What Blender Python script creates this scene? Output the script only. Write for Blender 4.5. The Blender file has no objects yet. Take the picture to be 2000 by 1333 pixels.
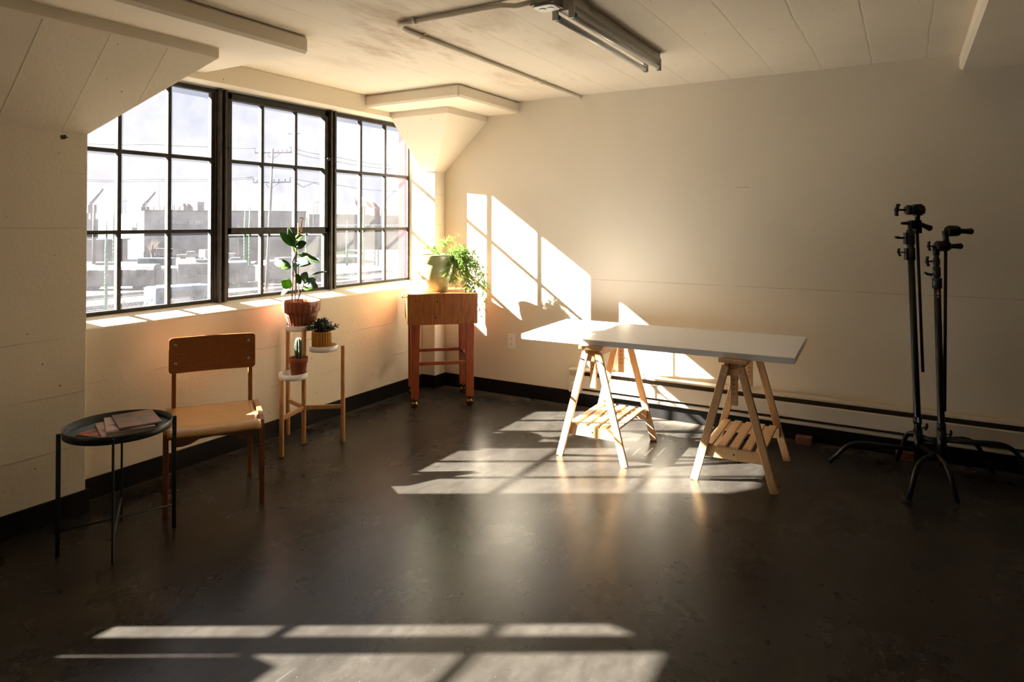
import bpy, bmesh, math, random
from mathutils import Vector, Matrix
import numpy as np
R = math.radians
SC = bpy.context.scene
COL = SC.collection

# ------------------------------------------------------------------ camera
cam_data = bpy.data.cameras.new('camera'); cam = bpy.data.objects.new('camera', cam_data); COL.objects.link(cam)
FPX = 1298.265; CYP = 419.82; YAW = 30.6704; PIT = .6239; CAMZ = 1.45
cam_data.sensor_width = 36; cam_data.lens = FPX*36/2000
cam_data.shift_y = -(666.5-CYP)/2000
cam_data.clip_start = .05; cam_data.clip_end = 3000
cam.location = (0, 0, CAMZ)
cam.rotation_euler = (R(90+PIT), 0, R(YAW))
SC.camera = cam
# ------------------------------------------------------------------ colour management
SC.view_settings.view_transform = 'Standard'
SC.view_settings.look = 'None'
SC.view_settings.gamma = 1
SC.view_settings.use_curve_mapping = False
SC.view_settings.exposure = 0.48
# ------------------------------------------------------------------ sky
SKY = .64
wd = bpy.data.worlds.new('sky'); SC.world = wd; wd.use_nodes = True
nt = wd.node_tree; nt.nodes.clear()
def nn(t, ty, **k):
    n = t.nodes.new(ty)
    for a, b in k.items():
        if a in n.inputs.keys() if isinstance(a, str) else False: n.inputs[a].default_value = b
        else: setattr(n, a, b)
    return n
out = nn(nt, 'ShaderNodeOutputWorld'); bg = nn(nt, 'ShaderNodeBackground')
tc = nn(nt, 'ShaderNodeTexCoord'); mp = nn(nt, 'ShaderNodeMapping'); mp.inputs['Scale'].default_value = (1, 1, 3.2)
nz = nn(nt, 'ShaderNodeTexNoise'); nz.inputs['Scale'].default_value = 3.2; nz.inputs['Detail'].default_value = 7; nz.inputs['Roughness'].default_value = .58
cr = nn(nt, 'ShaderNodeValToRGB')
cr.color_ramp.elements[0].position = .38; cr.color_ramp.elements[0].color = (.62, .66, .82, 1)
cr.color_ramp.elements[1].position = .56; cr.color_ramp.elements[1].color = (.86, .85, .90, 1)
nt.links.new(tc.outputs['Generated'], mp.inputs[0]); nt.links.new(mp.outputs[0], nz.inputs['Vector'])
nt.links.new(nz.outputs[0], cr.inputs[0]); nt.links.new(cr.outputs[0], bg.inputs[0]); bg.inputs[1].default_value = SKY
nt.links.new(bg.outputs[0], out.inputs[0])
# ------------------------------------------------------------------ sun
sd = bpy.data.lights.new('sun', 'SUN'); sun = bpy.data.objects.new('sun', sd); COL.objects.link(sun)
SDIR = Vector((1, .6039, -.7187)).normalized()
sun.rotation_euler = SDIR.to_track_quat('-Z', 'Y').to_euler(); sun.location = (-30, -18, 24)
sd.energy = 86; sd.angle = R(.6); sd.color = (1, .955, .88)

# ================================================================== helpers
def hexc(r, g, b):
    f = lambda c: ((c/255+.055)/1.055)**2.4 if c/255 > .04045 else c/255/12.92
    return (f(r), f(g), f(b), 1)

def mat(name, color=(.5, .5, .5, 1), rough=.6, metal=0, spec=.5, var=0, vscale=8, bump=0, bscale=60, stretch=(1, 1, 1), col2=None, trans=0, emit=None, coat=0, detail=4, pos=(.35, .65), bdist=.004):
    m = bpy.data.materials.new(name); m.use_nodes = True; t = m.node_tree
    b = t.nodes['Principled BSDF']
    b.inputs['Base Color'].default_value = color; b.inputs['Roughness'].default_value = rough
    b.inputs['Metallic'].default_value = metal; b.inputs['Specular IOR Level'].default_value = spec
    b.inputs['Coat Weight'].default_value = coat
    tcn = t.nodes.new('ShaderNodeTexCoord'); mpn = t.nodes.new('ShaderNodeMapping'); mpn.inputs['Scale'].default_value = stretch
    t.links.new(tcn.outputs['Object'], mpn.inputs[0])
    n = t.nodes.new('ShaderNodeTexNoise'); n.inputs['Scale'].default_value = vscale; n.inputs['Detail'].default_value = detail
    t.links.new(mpn.outputs[0], n.inputs['Vector'])
    if col2 is None: col2 = tuple(c*(1-(var or .08)) for c in color[:3])+(1,)
    r = t.nodes.new('ShaderNodeValToRGB'); r.color_ramp.elements[0].position = pos[0]; r.color_ramp.elements[1].position = pos[1]
    r.color_ramp.elements[0].color = col2; r.color_ramp.elements[1].color = color
    t.links.new(n.outputs[0], r.inputs[0]); t.links.new(r.outputs[0], b.inputs['Base Color'])
    if bump:
        n2 = t.nodes.new('ShaderNodeTexNoise'); n2.inputs['Scale'].default_value = bscale; n2.inputs['Detail'].default_value = 3
        t.links.new(mpn.outputs[0], n2.inputs['Vector'])
        bp = t.nodes.new('ShaderNodeBump'); bp.inputs['Strength'].default_value = bump; bp.inputs['Distance'].default_value = bdist
        t.links.new(n2.outputs[0], bp.inputs['Height']); t.links.new(bp.outputs[0], b.inputs['Normal'])
    if trans:
        tr = t.nodes.new('ShaderNodeBsdfTranslucent'); t.links.new(r.outputs[0], tr.inputs[0])
        mx = t.nodes.new('ShaderNodeMixShader'); mx.inputs[0].default_value = trans
        o = t.nodes['Material Output']
        t.links.new(b.outputs[0], mx.inputs[1]); t.links.new(tr.outputs[0], mx.inputs[2]); t.links.new(mx.outputs[0], o.inputs[0])
    if emit:
        b.inputs['Emission Color'].default_value = color; b.inputs['Emission Strength'].default_value = emit
    return m

def wood(name, c1, c2, scale=(1, 1, 12), rough=.45, coat=0, ns=9, blotch=None):
    m = bpy.data.materials.new(name); m.use_nodes = True; t = m.node_tree; b = t.nodes['Principled BSDF']
    tcn = t.nodes.new('ShaderNodeTexCoord'); mp = t.nodes.new('ShaderNodeMapping'); mp.inputs['Scale'].default_value = scale
    t.links.new(tcn.outputs['Object'], mp.inputs[0])
    n = t.nodes.new('ShaderNodeTexNoise'); n.inputs['Scale'].default_value = ns; n.inputs['Detail'].default_value = 6; n.inputs['Distortion'].default_value = .6
    t.links.new(mp.outputs[0], n.inputs['Vector'])
    r = t.nodes.new('ShaderNodeValToRGB'); r.color_ramp.elements[0].position = .3; r.color_ramp.elements[1].position = .68
    r.color_ramp.elements[0].color = c2; r.color_ramp.elements[1].color = c1
    t.links.new(n.outputs[0], r.inputs[0]); t.links.new(r.outputs[0], b.inputs['Base Color'])
    b.inputs['Roughness'].default_value = rough; b.inputs['Coat Weight'].default_value = coat; b.inputs['Coat Roughness'].default_value = .25
    return m

def rot_to(d):
    return Vector(d).normalized().to_track_quat('Z', 'Y').to_matrix()

class MB:
    """collects shapes, then links them as ONE mesh object"""
    def __init__(s): s.v = []; s.f = []; s.sm = []
    def add(s, vs, fs, smooth=False):
        o = len(s.v); s.v += [tuple(v) for v in vs]; s.f += [tuple(i+o for i in f) for f in fs]; s.sm += [smooth]*len(fs); return s
    def box(s, x0, x1, y0, y1, z0, z1):
        vs = [(x, y, z) for z in (z0, z1) for y in (y0, y1) for x in (x0, x1)]
        return s.add(vs, [(0, 2, 3, 1), (4, 5, 7, 6), (0, 1, 5, 4), (2, 6, 7, 3), (0, 4, 6, 2), (1, 3, 7, 5)])
    def obox(s, c, d, rz=0, M=None):
        M = M or Matrix.Rotation(rz, 3, 'Z')
        vs = [Vector(c)+M@Vector((x*d[0]/2, y*d[1]/2, z*d[2]/2)) for z in (-1, 1) for y in (-1, 1) for x in (-1, 1)]
        return s.add(vs, [(0, 2, 3, 1), (4, 5, 7, 6), (0, 1, 5, 4), (2, 6, 7, 3), (0, 4, 6, 2), (1, 3, 7, 5)])
    def beam(s, a, b, w, h, up=(0, 0, 1), w2=None, h2=None):
        """bar from a to b; w across, h along 'up'"""
        a = Vector(a); b = Vector(b); d = (b-a).normalized(); upv = Vector(up)
        sx = d.cross(upv); sx = sx.normalized() if sx.length > 1e-5 else Vector((1, 0, 0)); sy = sx.cross(d).normalized()
        w2 = w if w2 is None else w2; h2 = h if h2 is None else h2
        vs = [a+sx*i*w/2+sy*j*h/2 for i, j in ((-1, -1), (1, -1), (1, 1), (-1, 1))]+[b+sx*i*w2/2+sy*j*h2/2 for i, j in ((-1, -1), (1, -1), (1, 1), (-1, 1))]
        return s.add(vs, [(3, 2, 1, 0), (4, 5, 6, 7), (0, 1, 5, 4), (1, 2, 6, 5), (2, 3, 7, 6), (3, 0, 4, 7)])
    def tube(s, pts, r, seg=10, caps=True, smooth=True):
        pts = [Vector(p) for p in pts]; n = len(pts)
        rs = r if isinstance(r, (list, tuple)) else [r]*n
        vs = []; prev = None
        for i, p in enumerate(pts):
            d = (pts[min(i+1, n-1)]-pts[max(i-1, 0)])
            d = d.normalized() if d.length > 1e-9 else Vector((0, 0, 1))
            if prev is None:
                u = d.orthogonal().normalized()
            else:
                u = (prev-d*prev.dot(d)); u = u.normalized() if u.length > 1e-6 else d.orthogonal().normalized()
            prev = u; w = d.cross(u)
            for k in range(seg):
                a = 2*math.pi*k/seg; vs.append(p+(u*math.cos(a)+w*math.sin(a))*rs[i])
        fs = [(i*seg+k, i*seg+(k+1) % seg, (i+1)*seg+(k+1) % seg, (i+1)*seg+k) for i in range(n-1) for k in range(seg)]
        s.add(vs, fs, smooth)
        if caps:
            o = len(s.v)-len(vs)
            s.f += [tuple(o+k for k in range(seg))[::-1], tuple(o+(n-1)*seg+k for k in range(seg))]; s.sm += [False, False]
        return s
    def lathe(s, prof, c=(0, 0, 0), seg=32, ribs=0, amp=0, rib_rng=None, M=None, closed=False):
        M = M or Matrix.Identity(3); c = Vector(c)
        vs = []
        for (r, z) in prof:
            for k in range(seg):
                a = 2*math.pi*k/seg; rr = r
                if ribs and (rib_rng is None or rib_rng[0] <= z <= rib_rng[1]) and r > .01: rr = r+amp*math.cos(a*ribs)
                vs.append(c+M@Vector((rr*math.cos(a), rr*math.sin(a), z)))
        n = len(prof)
        fs = [(i*seg+k, i*seg+(k+1) % seg, (i+1)*seg+(k+1) % seg, (i+1)*seg+k) for i in range(n-1) for k in range(seg)]
        s.add(vs, fs, True)
        if not closed:
            o = len(s.v)-len(vs)
            s.f += [tuple(o+k for k in range(seg))[::-1], tuple(o+(n-1)*seg+k for k in range(seg))]; s.sm += [False, False]
        return s
    def prism(s, poly, a, b, f):
        """poly 2D extruded between a and b; f(u,v,w)->xyz"""
        n = len(poly); vs = [f(u, v, a) for u, v in poly]+[f(u, v, b) for u, v in poly]
        return s.add(vs, [tuple(range(n))[::-1], tuple(range(n, 2*n))]+[(i, (i+1) % n, n+(i+1) % n, n+i) for i in range(n)])
    def ball(s, c, r, seg=16, rings=10, sc=(1, 1, 1)):
        prof = [(max(1e-5, r*math.sin(math.pi*i/rings)), -r*math.cos(math.pi*i/rings)) for i in range(rings+1)]
        return s.lathe(prof, c, seg, M=Matrix.Diagonal(Vector(sc)))
    def build(s, name, m, parent=None, bevel=0, bseg=2, sub=0):
        me = bpy.data.meshes.new(name); me.from_pydata([tuple(v) for v in s.v], [], s.f); me.validate(); 
        me.update()
        if len(me.polygons) == len(s.sm): me.polygons.foreach_set('use_smooth', s.sm)
        bm = bmesh.new(); bm.from_mesh(me); bmesh.ops.recalc_face_normals(bm, faces=bm.faces); bm.to_mesh(me); bm.free()
        me.materials.append(m)
        o = bpy.data.objects.new(name, me); COL.objects.link(o); o.parent = parent
        if bevel:
            md = o.modifiers.new('bevel', 'BEVEL'); md.width = bevel; md.segments = bseg; md.limit_method = 'ANGLE'; md.angle_limit = R(40)
            md.harden_normals = False
        return o

def tag(o, label, cat, group=None, kind=None):
    if label: o['label'] = label
    if cat: o['category'] = cat
    if group: o['group'] = group
    if kind: o['kind'] = kind
    return o
def thing(name, label, cat, loc=(0, 0, 0), rz=0, group=None):
    o = bpy.data.objects.new(name, None); COL.objects.link(o); o.location = loc; o.rotation_euler = (0, 0, rz); o.empty_display_size = .1
    return tag(o, label, cat, group)
def struct(o): o['kind'] = 'structure'; return o
def copy_tree(o, parent=None):
    c = o.copy(); COL.objects.link(c); c.parent = parent
    for ch in list(o.children): copy_tree(ch, c)
    return c
def arc(p0, p1, p2, n=8):
    p0, p1, p2 = Vector(p0), Vector(p1), Vector(p2)
    return [p0*(1-t)**2+p1*2*t*(1-t)+p2*t*t for t in [i/n for i in range(n+1)]]
# camera-ray measurement, used only to turn distances read off the photograph into metres
_a = R(YAW); _p = R(PIT)
_F0 = Vector((-math.sin(_a), math.cos(_a), 0)); _R = Vector((math.cos(_a), math.sin(_a), 0)); _U0 = Vector((0, 0, 1))
_F = _F0*math.cos(_p)+_U0*math.sin(_p); _U = _U0*math.cos(_p)-_F0*math.sin(_p)
def at(px, py, D): return Vector((0, 0, CAMZ))+(_F+_R*((px-1000)/FPX)-_U*((py-CYP)/FPX))*D
GZ = -7.5
def gnd(px, py):
    d = _F+_R*((px-1000)/FPX)-_U*((py-CYP)/FPX); t = (GZ-CAMZ)/d.z; return Vector((0, 0, CAMZ))+d*t
def gat(px, D):
    p = at(px, 434, D); return Vector((p.x, p.y, GZ))
def zat(py, D): return at(1000, py, D).z

# ================================================================== room numbers
XIN, XP, XG, XO = -3.678, -3.543, -3.838, -3.945
YB, YP, YC, YR = 4.80, 1.786, 4.652, .67
H, HEAD, R1, R2, SG, SI = 2.456, 2.309, 1.3926, 1.852, .939, .886
BB = .112
XR, YF = 5.2, -4.2      # far right wall and wall behind the camera

# ---- painted concrete / plaster
def paint(name, base, kind):
    m = bpy.data.materials.new(name); m.use_nodes = True; t = m.node_tree; b = t.nodes['Principled BSDF']; L = t.links.new
    b.inputs['Roughness'].default_value = .62; b.inputs['Specular IOR Level'].default_value = .3
    g = t.nodes.new('ShaderNodeNewGeometry')
    def noise(scale, det=4, st=(1, 1, 1), rough=.5, rot=0):
        mp = t.nodes.new('ShaderNodeMapping'); mp.inputs['Scale'].default_value = st; mp.inputs['Rotation'].default_value = (0, 0, rot); L(g.outputs['Position'], mp.inputs[0])
        n = t.nodes.new('ShaderNodeTexNoise'); n.inputs['Scale'].default_value = scale; n.inputs['Detail'].default_value = det; n.inputs['Roughness'].default_value = rough
        L(mp.outputs[0], n.inputs['Vector']); return n.outputs[0]
    def ramp(x, p0, c0, p1, c1):
        r = t.nodes.new('ShaderNodeValToRGB'); e = r.color_ramp.elements
        e[0].position = p0; e[0].color = c0; e[1].position = p1; e[1].color = c1; L(x, r.inputs[0]); return r.outputs[0]
    def mixc(fac, a, bb, blend='MIX'):
        x = t.nodes.new('ShaderNodeMix'); x.data_type = 'RGBA'; x.blend_type = blend
        if isinstance(fac, float): x.inputs[0].default_value = fac
        else: L(fac, x.inputs[0])
        for s_, v in ((6, a), (7, bb)):
            if isinstance(v, tuple): x.inputs[s_].default_value = v
            else: L(v, x.inputs[s_])
        return x.outputs[2]
    def math_(op, a, b2=None, c=None):
        n = t.nodes.new('ShaderNodeMath'); n.operation = op
        for i, v in enumerate((a, b2, c)):
            if v is None: continue
            if isinstance(v, (int, float)): n.inputs[i].default_value = v
            else: L(v, n.inputs[i])
        return n.outputs[0]
    dk = tuple(c*.90 for c in base[:3])+(1,)
    c = ramp(noise(1.3, 5), .3, dk, .7, base)
    sep = t.nodes.new('ShaderNodeSeparateXYZ'); L(g.outputs['Position'], sep.inputs[0])
    X, Y, Z = sep.outputs
    hgt = noise(55, 3)
    hs = []
    if kind != 'plaster':
        # pits in the concrete
        v = t.nodes.new('ShaderNodeTexVoronoi'); v.inputs['Scale'].default_value = 13; L(g.outputs['Position'], v.inputs['Vector'])
        vm = ramp(v.outputs['Distance'], .035, (1, 1, 1, 1), .06, (0, 0, 0, 1))
        sel = ramp(noise(3.1, 2), .46, (0, 0, 0, 1), .52, (1, 1, 1, 1))
        pit = mixc(1.0, vm, sel, 'MULTIPLY')
        c = mixc(pit, c, (.10, .07, .04, 1))
    def seam(coord, period, off, width, wob=.004):
        w = math_('ADD', coord, math_('MULTIPLY', noise(2.2, 2), wob*6))
        u = math_('FRACT', math_('DIVIDE', math_('ADD', w, off), period))
        d = math_('MULTIPLY', math_('ABSOLUTE', math_('SUBTRACT', u, .5)), period)
        return ramp(d, 0.0, (1, 1, 1, 1), width, (0, 0, 0, 1))
    if kind == 'ceiling':
        # brown water stains spread over the bay beside the window, streaked along the form boards
        n1 = noise(1.9, 6, (1.0, .5, 1), .6); n2 = noise(9, 10, (1.2, .30, 1), .78)
        st = math_('ADD', math_('MULTIPLY', n1, .62), math_('MULTIPLY', n2, .38))
        dx = math_('MULTIPLY', math_('ADD', X, 2.35), .95); dy = math_('MULTIPLY', math_('SUBTRACT', Y, 3.05), .6)
        rr = math_('SQRT', math_('ADD', math_('MULTIPLY', dx, dx), math_('MULTIPLY', dy, dy)))
        area = ramp(rr, .35, (1, 1, 1, 1), 1.25, (0, 0, 0, 1))
        sm = ramp(st, .47, (0, 0, 0, 1), .60, (.85, .85, .85, 1))
        c = mixc(mixc(1.0, sm, area, 'MULTIPLY'), c, (base[0]*.50, base[1]*.38, base[2]*.27, 1))
        s1 = seam(X, .29, .02, .006); c = mixc(mixc(.75, s1, (0, 0, 0, 1)), c, (base[0]*.5, base[1]*.42, base[2]*.34, 1)); hs.append((s1, -.6))
    if kind == 'concrete':
        s1 = seam(Z, .27, .05, .005); brk = ramp(noise(1.7, 3, (1, 1, 3)), .45, (0, 0, 0, 1), .55, (1, 1, 1, 1))
        s1 = mixc(1.0, s1, brk, 'MULTIPLY'); c = mixc(mixc(.6, s1, (0, 0, 0, 1)), c, (base[0]*.55, base[1]*.48, base[2]*.38, 1)); hs.append((s1, .8))
    if kind == 'plaster':
        # one thin horizontal crack a metre above the floor
        w = math_('ADD', Z, math_('MULTIPLY', noise(3, 3), .012))
        d = math_('ABSOLUTE', math_('SUBTRACT', w, 1.008))
        s1 = ramp(d, 0.0, (1, 1, 1, 1), .0035, (0, 0, 0, 1)); xm = ramp(noise(5, 3, (1, 0, 0)), .38, (.1, .1, .1, 1), .5, (1, 1, 1, 1))
        s1 = mixc(1.0, s1, xm, 'MULTIPLY'); c = mixc(mixc(.45, s1, (0, 0, 0, 1)), c, (base[0]*.4, base[1]*.35, base[2]*.28, 1))
        # scuff mark higher up
        a1 = math_('ABSOLUTE', math_('SUBTRACT', Z, 1.692)); a2 = math_('ABSOLUTE', math_('ADD', X, .98))
        m1 = math_('MULTIPLY', math_('LESS_THAN', a1, .0035), math_('LESS_THAN', a2, .045)); c = mixc(math_('MULTIPLY', m1, .35), c, (.3, .2, .12, 1))
    L(c, b.inputs['Base Color'])
    tot = math_('MULTIPLY', hgt, .25 if kind == 'plaster' else .6)
    big = noise(9, 4, (1, 1, 1)); tot = math_('ADD', tot, math_('MULTIPLY', big, .3 if kind == 'plaster' else 1.2))
    for s_, k in hs: tot = math_('ADD', tot, math_('MULTIPLY', s_, k))
    if kind != 'plaster': tot = math_('ADD', tot, math_('MULTIPLY', pit, -1.5))
    bp = t.nodes.new('ShaderNodeBump'); bp.inputs['Strength'].default_value = .35; bp.inputs['Distance'].default_value = .006
    L(tot, bp.inputs['Height']); L(bp.outputs[0], b.inputs['Normal'])
    return m
CREAM = (.80, .705, .545, 1)
M_PLASTER = paint('cream painted plaster', CREAM, 'plaster')
M_CONC = paint('cream painted concrete', CREAM, 'concrete')
M_CEIL = paint('cream painted board-marked ceiling', CREAM, 'ceiling')
M_DARKWALL = mat('dark wall against bounce light', (.10, .075, .05, 1), .8)  # unseen walls made dark to cut the bounced light in the room
M_TRIM = paint('cream painted smooth concrete', CREAM, 'smooth')
M_BASE = mat('black rubber baseboard', (.006, .0055, .005, 1), .5, spec=.15, col2=(.010, .009, .008, 1), bump=.2)
M_RED = mat('red painted exterior brick', (.030, .005, .007, 1), .8, var=.2, vscale=14, spec=.1)

def floor_material():
    m = bpy.data.materials.new('dark polished concrete'); m.use_nodes = True; t = m.node_tree; b = t.nodes['Principled BSDF']; L = t.links.new
    g = t.nodes.new('ShaderNodeNewGeometry')
    def noise(scale, det, st=(1, 1, 1), rough=.6, dist=0, rot=0):
        mp = t.nodes.new('ShaderNodeMapping'); mp.inputs['Scale'].default_value = st; mp.inputs['Rotation'].default_value = (0, 0, rot); L(g.outputs['Position'], mp.inputs[0])
        n = t.nodes.new('ShaderNodeTexNoise'); n.inputs['Scale'].default_value = scale; n.inputs['Detail'].default_value = det; n.inputs['Roughness'].default_value = rough; n.inputs['Distortion'].default_value = dist
        L(mp.outputs[0], n.inputs['Vector']); return n.outputs[0]
    def ramp(x, p0, c0, p1, c1):
        r = t.nodes.new('ShaderNodeValToRGB'); e = r.color_ramp.elements
        e[0].position = p0; e[0].color = c0; e[1].position = p1; e[1].color = c1; L(x, r.inputs[0]); return r.outputs[0]
    def mixc(fac, a, bb, blend='MIX'):
        x = t.nodes.new('ShaderNodeMix'); x.data_type = 'RGBA'; x.blend_type = blend
        if isinstance(fac, float): x.inputs[0].default_value = fac
        else: L(fac, x.inputs[0])
        for s_, v in ((6, a), (7, bb)):
            if isinstance(v, tuple): x.inputs[s_].default_value = v
            else: L(v, x.inputs[s_])
        return x.outputs[2]
    c = ramp(noise(1.6, 6, rough=.55), .3, (.0145, .0122, .0098, 1), .7, (.028, .0245, .0198, 1))
    c = mixc(ramp(noise(3.5, 8, (1, .35, 1), .62, 0, .6), .40, (0, 0, 0, 1), .72, (.7, .7, .7, 1)), c, (.048, .043, .035, 1))
    c = mixc(ramp(noise(22, 6, (1, .6, 1), .6, 0, 2.0), .40, (0, 0, 0, 1), .72, (.55, .55, .55, 1)), c, (.012, .010, .008, 1))
    sp = ramp(noise(160, 2), .70, (0, 0, 0, 1), .76, (1, 1, 1, 1)); c = mixc(sp, c, (.16, .14, .12, 1))
    # scratches
    for rot, sc in ((.5, 26), (2.2, 22)):
        s1 = ramp(noise(sc, 2, (1, .06, 1), .5, 0, rot), .72, (0, 0, 0, 1), .76, (.5, .5, .5, 1)); c = mixc(s1, c, (.050, .045, .038, 1))
    # pale dusty residue left along the foot of the back wall
    sep = t.nodes.new('ShaderNodeSeparateXYZ'); L(g.outputs['Position'], sep.inputs[0])
    ad = t.nodes.new('ShaderNodeMath'); ad.operation = 'MULTIPLY_ADD'; L(noise(4, 6, rough=.7), ad.inputs[0]); ad.inputs[1].default_value = .22; L(sep.outputs[1], ad.inputs[2])
    du = ramp(ad.outputs[0], 4.78/10, (0, 0, 0, 1), 4.82/10, (1, 1, 1, 1))
    dv = t.nodes.new('ShaderNodeMath'); dv.operation = 'DIVIDE'; L(ad.outputs[0], dv.inputs[0]); dv.inputs[1].default_value = 10
    t.nodes[-1]
    r = t.nodes.new('ShaderNodeValToRGB'); r.color_ramp.elements[0].position = .475; r.color_ramp.elements[0].color = (0, 0, 0, 1); r.color_ramp.elements[1].position = .484; r.color_ramp.elements[1].color = (.55, .55, .55, 1)
    L(dv.outputs[0], r.inputs[0]); c = mixc(r.outputs[0], c, (.13, .105, .08, 1))
    ax_ = t.nodes.new('ShaderNodeMath'); ax_.operation = 'MULTIPLY_ADD'; L(noise(6, 6, rough=.7), ax_.inputs[0]); ax_.inputs[1].default_value = .10; L(sep.outputs[0], ax_.inputs[2])
    ay_ = t.nodes.new('ShaderNodeMapRange'); L(ax_.outputs[0], ay_.inputs[0]); ay_.inputs[1].default_value = -3.615; ay_.inputs[2].default_value = -3.585; ay_.inputs[3].default_value = .55; ay_.inputs[4].default_value = 0
    c = mixc(ay_.outputs[0], c, (.10, .085, .06, 1))
    L(c, b.inputs['Base Color'])
    rg = ramp(noise(2.2, 8, rough=.7), .3, (.24, .24, .24, 1), .75, (.34, .34, .34, 1)); L(rg, b.inputs['Roughness'])
    b.inputs['Specular IOR Level'].default_value = .19
    bp = t.nodes.new('ShaderNodeBump'); bp.inputs['Strength'].default_value = .10; bp.inputs['Distance'].default_value = .003
    L(noise(18, 6, rough=.6), bp.inputs['Height']); L(bp.outputs[0], b.inputs['Normal'])
    return m
M_FLOOR = floor_material()

# ================================================================== room shell
struct(MB().box(XO, XR+.2, YF-.2, YB+.2, -.25, 0).build('floor', M_FLOOR))
struct(MB().box(XO, XR+.2, YF-.2, YB+.2, H, H+.25).build('ceiling', M_CEIL))
struct(MB().box(XO, XR+.2, YB, YB+.2, 0, H).build('wall_back', M_PLASTER))
struct(MB().box(XR, XR+.2, YF-.2, YB, 0, H).build('wall_right', M_DARKWALL))
struct(MB().box(XO, XR, YF-.2, YF, 0, H).build('wall_front', M_DARKWALL))
w = MB()
W2A = -.62                                            # second window bay, beside the camera
def xz(u, v, w_): return (u, w_, v)
for y0, y1 in ((YP, YC), (W2A, YR)):
    w.prism([(XO, 0), (XIN, 0), (XIN, SI), (XIN-.006, SI+.006), (XG, SG-.003), (XO, SG-.03)], y0, y1, xz)       # spandrel with sloped sill
    w.box(XO, XIN, y0, y1, HEAD+.008, H)                                                                       # beam over the window
w.box(XO, XP, YR, YP, 0, H); w.box(XO, XP, YC, YB, 0, H); w.box(XO, XP, YF, W2A, 0, H)                         # piers
struct(w.build('wall_left', M_CONC, bevel=.004))
# exterior red pier and lintel faces
struct(MB().box(XO-.002, XG-.006, YC-.006, YC+.02, SG-.03, HEAD+.01).build('trim_1', M_RED))
def capital(name, y0, y1, cy0, cy1):
    b = MB(); zb, zl, zt = 1.892, 2.31, 2.362; X0 = XIN; xo = -3.095
    vs = [(X0, y0, zb), (XP, y0, zb), (XP, y1, zb), (X0, y1, zb), (X0, cy0, zl), (xo, cy0, zl), (xo, cy1, zl), (X0, cy1, zl), (X0, cy0, zt), (xo, cy0, zt), (xo, cy1, zt), (X0, cy1, zt)]
    b.add(vs, [(0, 1, 2, 3), (0, 4, 5, 1), (1, 5, 6, 2), (2, 6, 7, 3), (3, 7, 4, 0), (4, 8, 9, 5), (5, 9, 10, 6), (6, 10, 11, 7), (7, 11, 8, 4), (8, 11, 10, 9)])
    return struct(b.build(name, M_TRIM, bevel=.003))
cap = capital('trim_2', YR, YP, YR-.42, 2.208)
for yy in (1.39, 1.665, 1.938):
    z0 = 1.895 if yy < YP else 1.892+(yy-YP)/(2.208-YP)*.418+.004; b = MB(); f_ = lambda z: -3.543+(z-1.892)/(2.31-1.892)*.448
    b.beam((f_(z0), yy+.003, z0), (f_(2.302), yy-.003, 2.302), .008, .0022, (.68, 0, -.73)); b.build('form_ridge', M_TRIM, cap, .001)
b = MB(); rr_ = random.Random(2); n_ = 11
b.prism([(1.676+(.016+rr_.uniform(-.006, .008))*math.cos(6.283*k/n_), 1.866+(.011+rr_.uniform(-.004, .005))*math.sin(6.283*k/n_)) for k in range(n_)], XP-.002, XP+.0012, lambda u, v, w_: (w_, u, v)); b.build('chipped_hole', mat('dark chipped concrete', (.05, .035, .02, 1), .95, var=.5, vscale=150), bpy.data.objects['wall_left'])
capital('trim_3', YC, YB, 4.229, YB)
def drop(name, x0, x1, y0, y1, z0=2.36):
    c = .022; b = MB()
    vs = [(x0, y0, z0+c), (x1, y0, z0+c), (x1, y1, z0+c), (x0, y1, z0+c), (x0, y0, H), (x1, y0, H), (x1, y1, H), (x0, y1, H)]
    return struct(MB().box(x0, x1, y0, y1, z0, H).build(name, M_TRIM, bevel=.016, bseg=1))
drop('trim_4', XIN-.02, -2.777, YR-.74, 2.53)
drop('trim_5', XIN-.02, -2.777, 3.929, YB+.02)
drop('trim_6', .28, 2.6, 2.9, YB+.02)
# baseboards
def bbx(name, *boxes):
    b = MB()
    for q in boxes: b.box(*q)
    return struct(b.build(name, M_BASE, bevel=.003))
bbx('baseboard_left', (XIN, XIN+.014, YP+.001, YC-.001, 0, BB), (XP, XP+.014, YR-.014, YP+.014, 0, BB), (XIN+.014, XP, YP, YP+.014, 0, BB), (XIN+.014, XP, YC-.014, YC, 0, BB), (XP, XP+.014, YC-.014, YB, 0, BB),
    (XIN, XIN+.014, W2A, YR, 0, BB))
bbx('baseboard_back', (XP+.014, XR, YB-.014, YB, 0, BB))
bbx('baseboard_right', (XR-.014, XR, YF, YB-.014, 0, BB))

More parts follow.
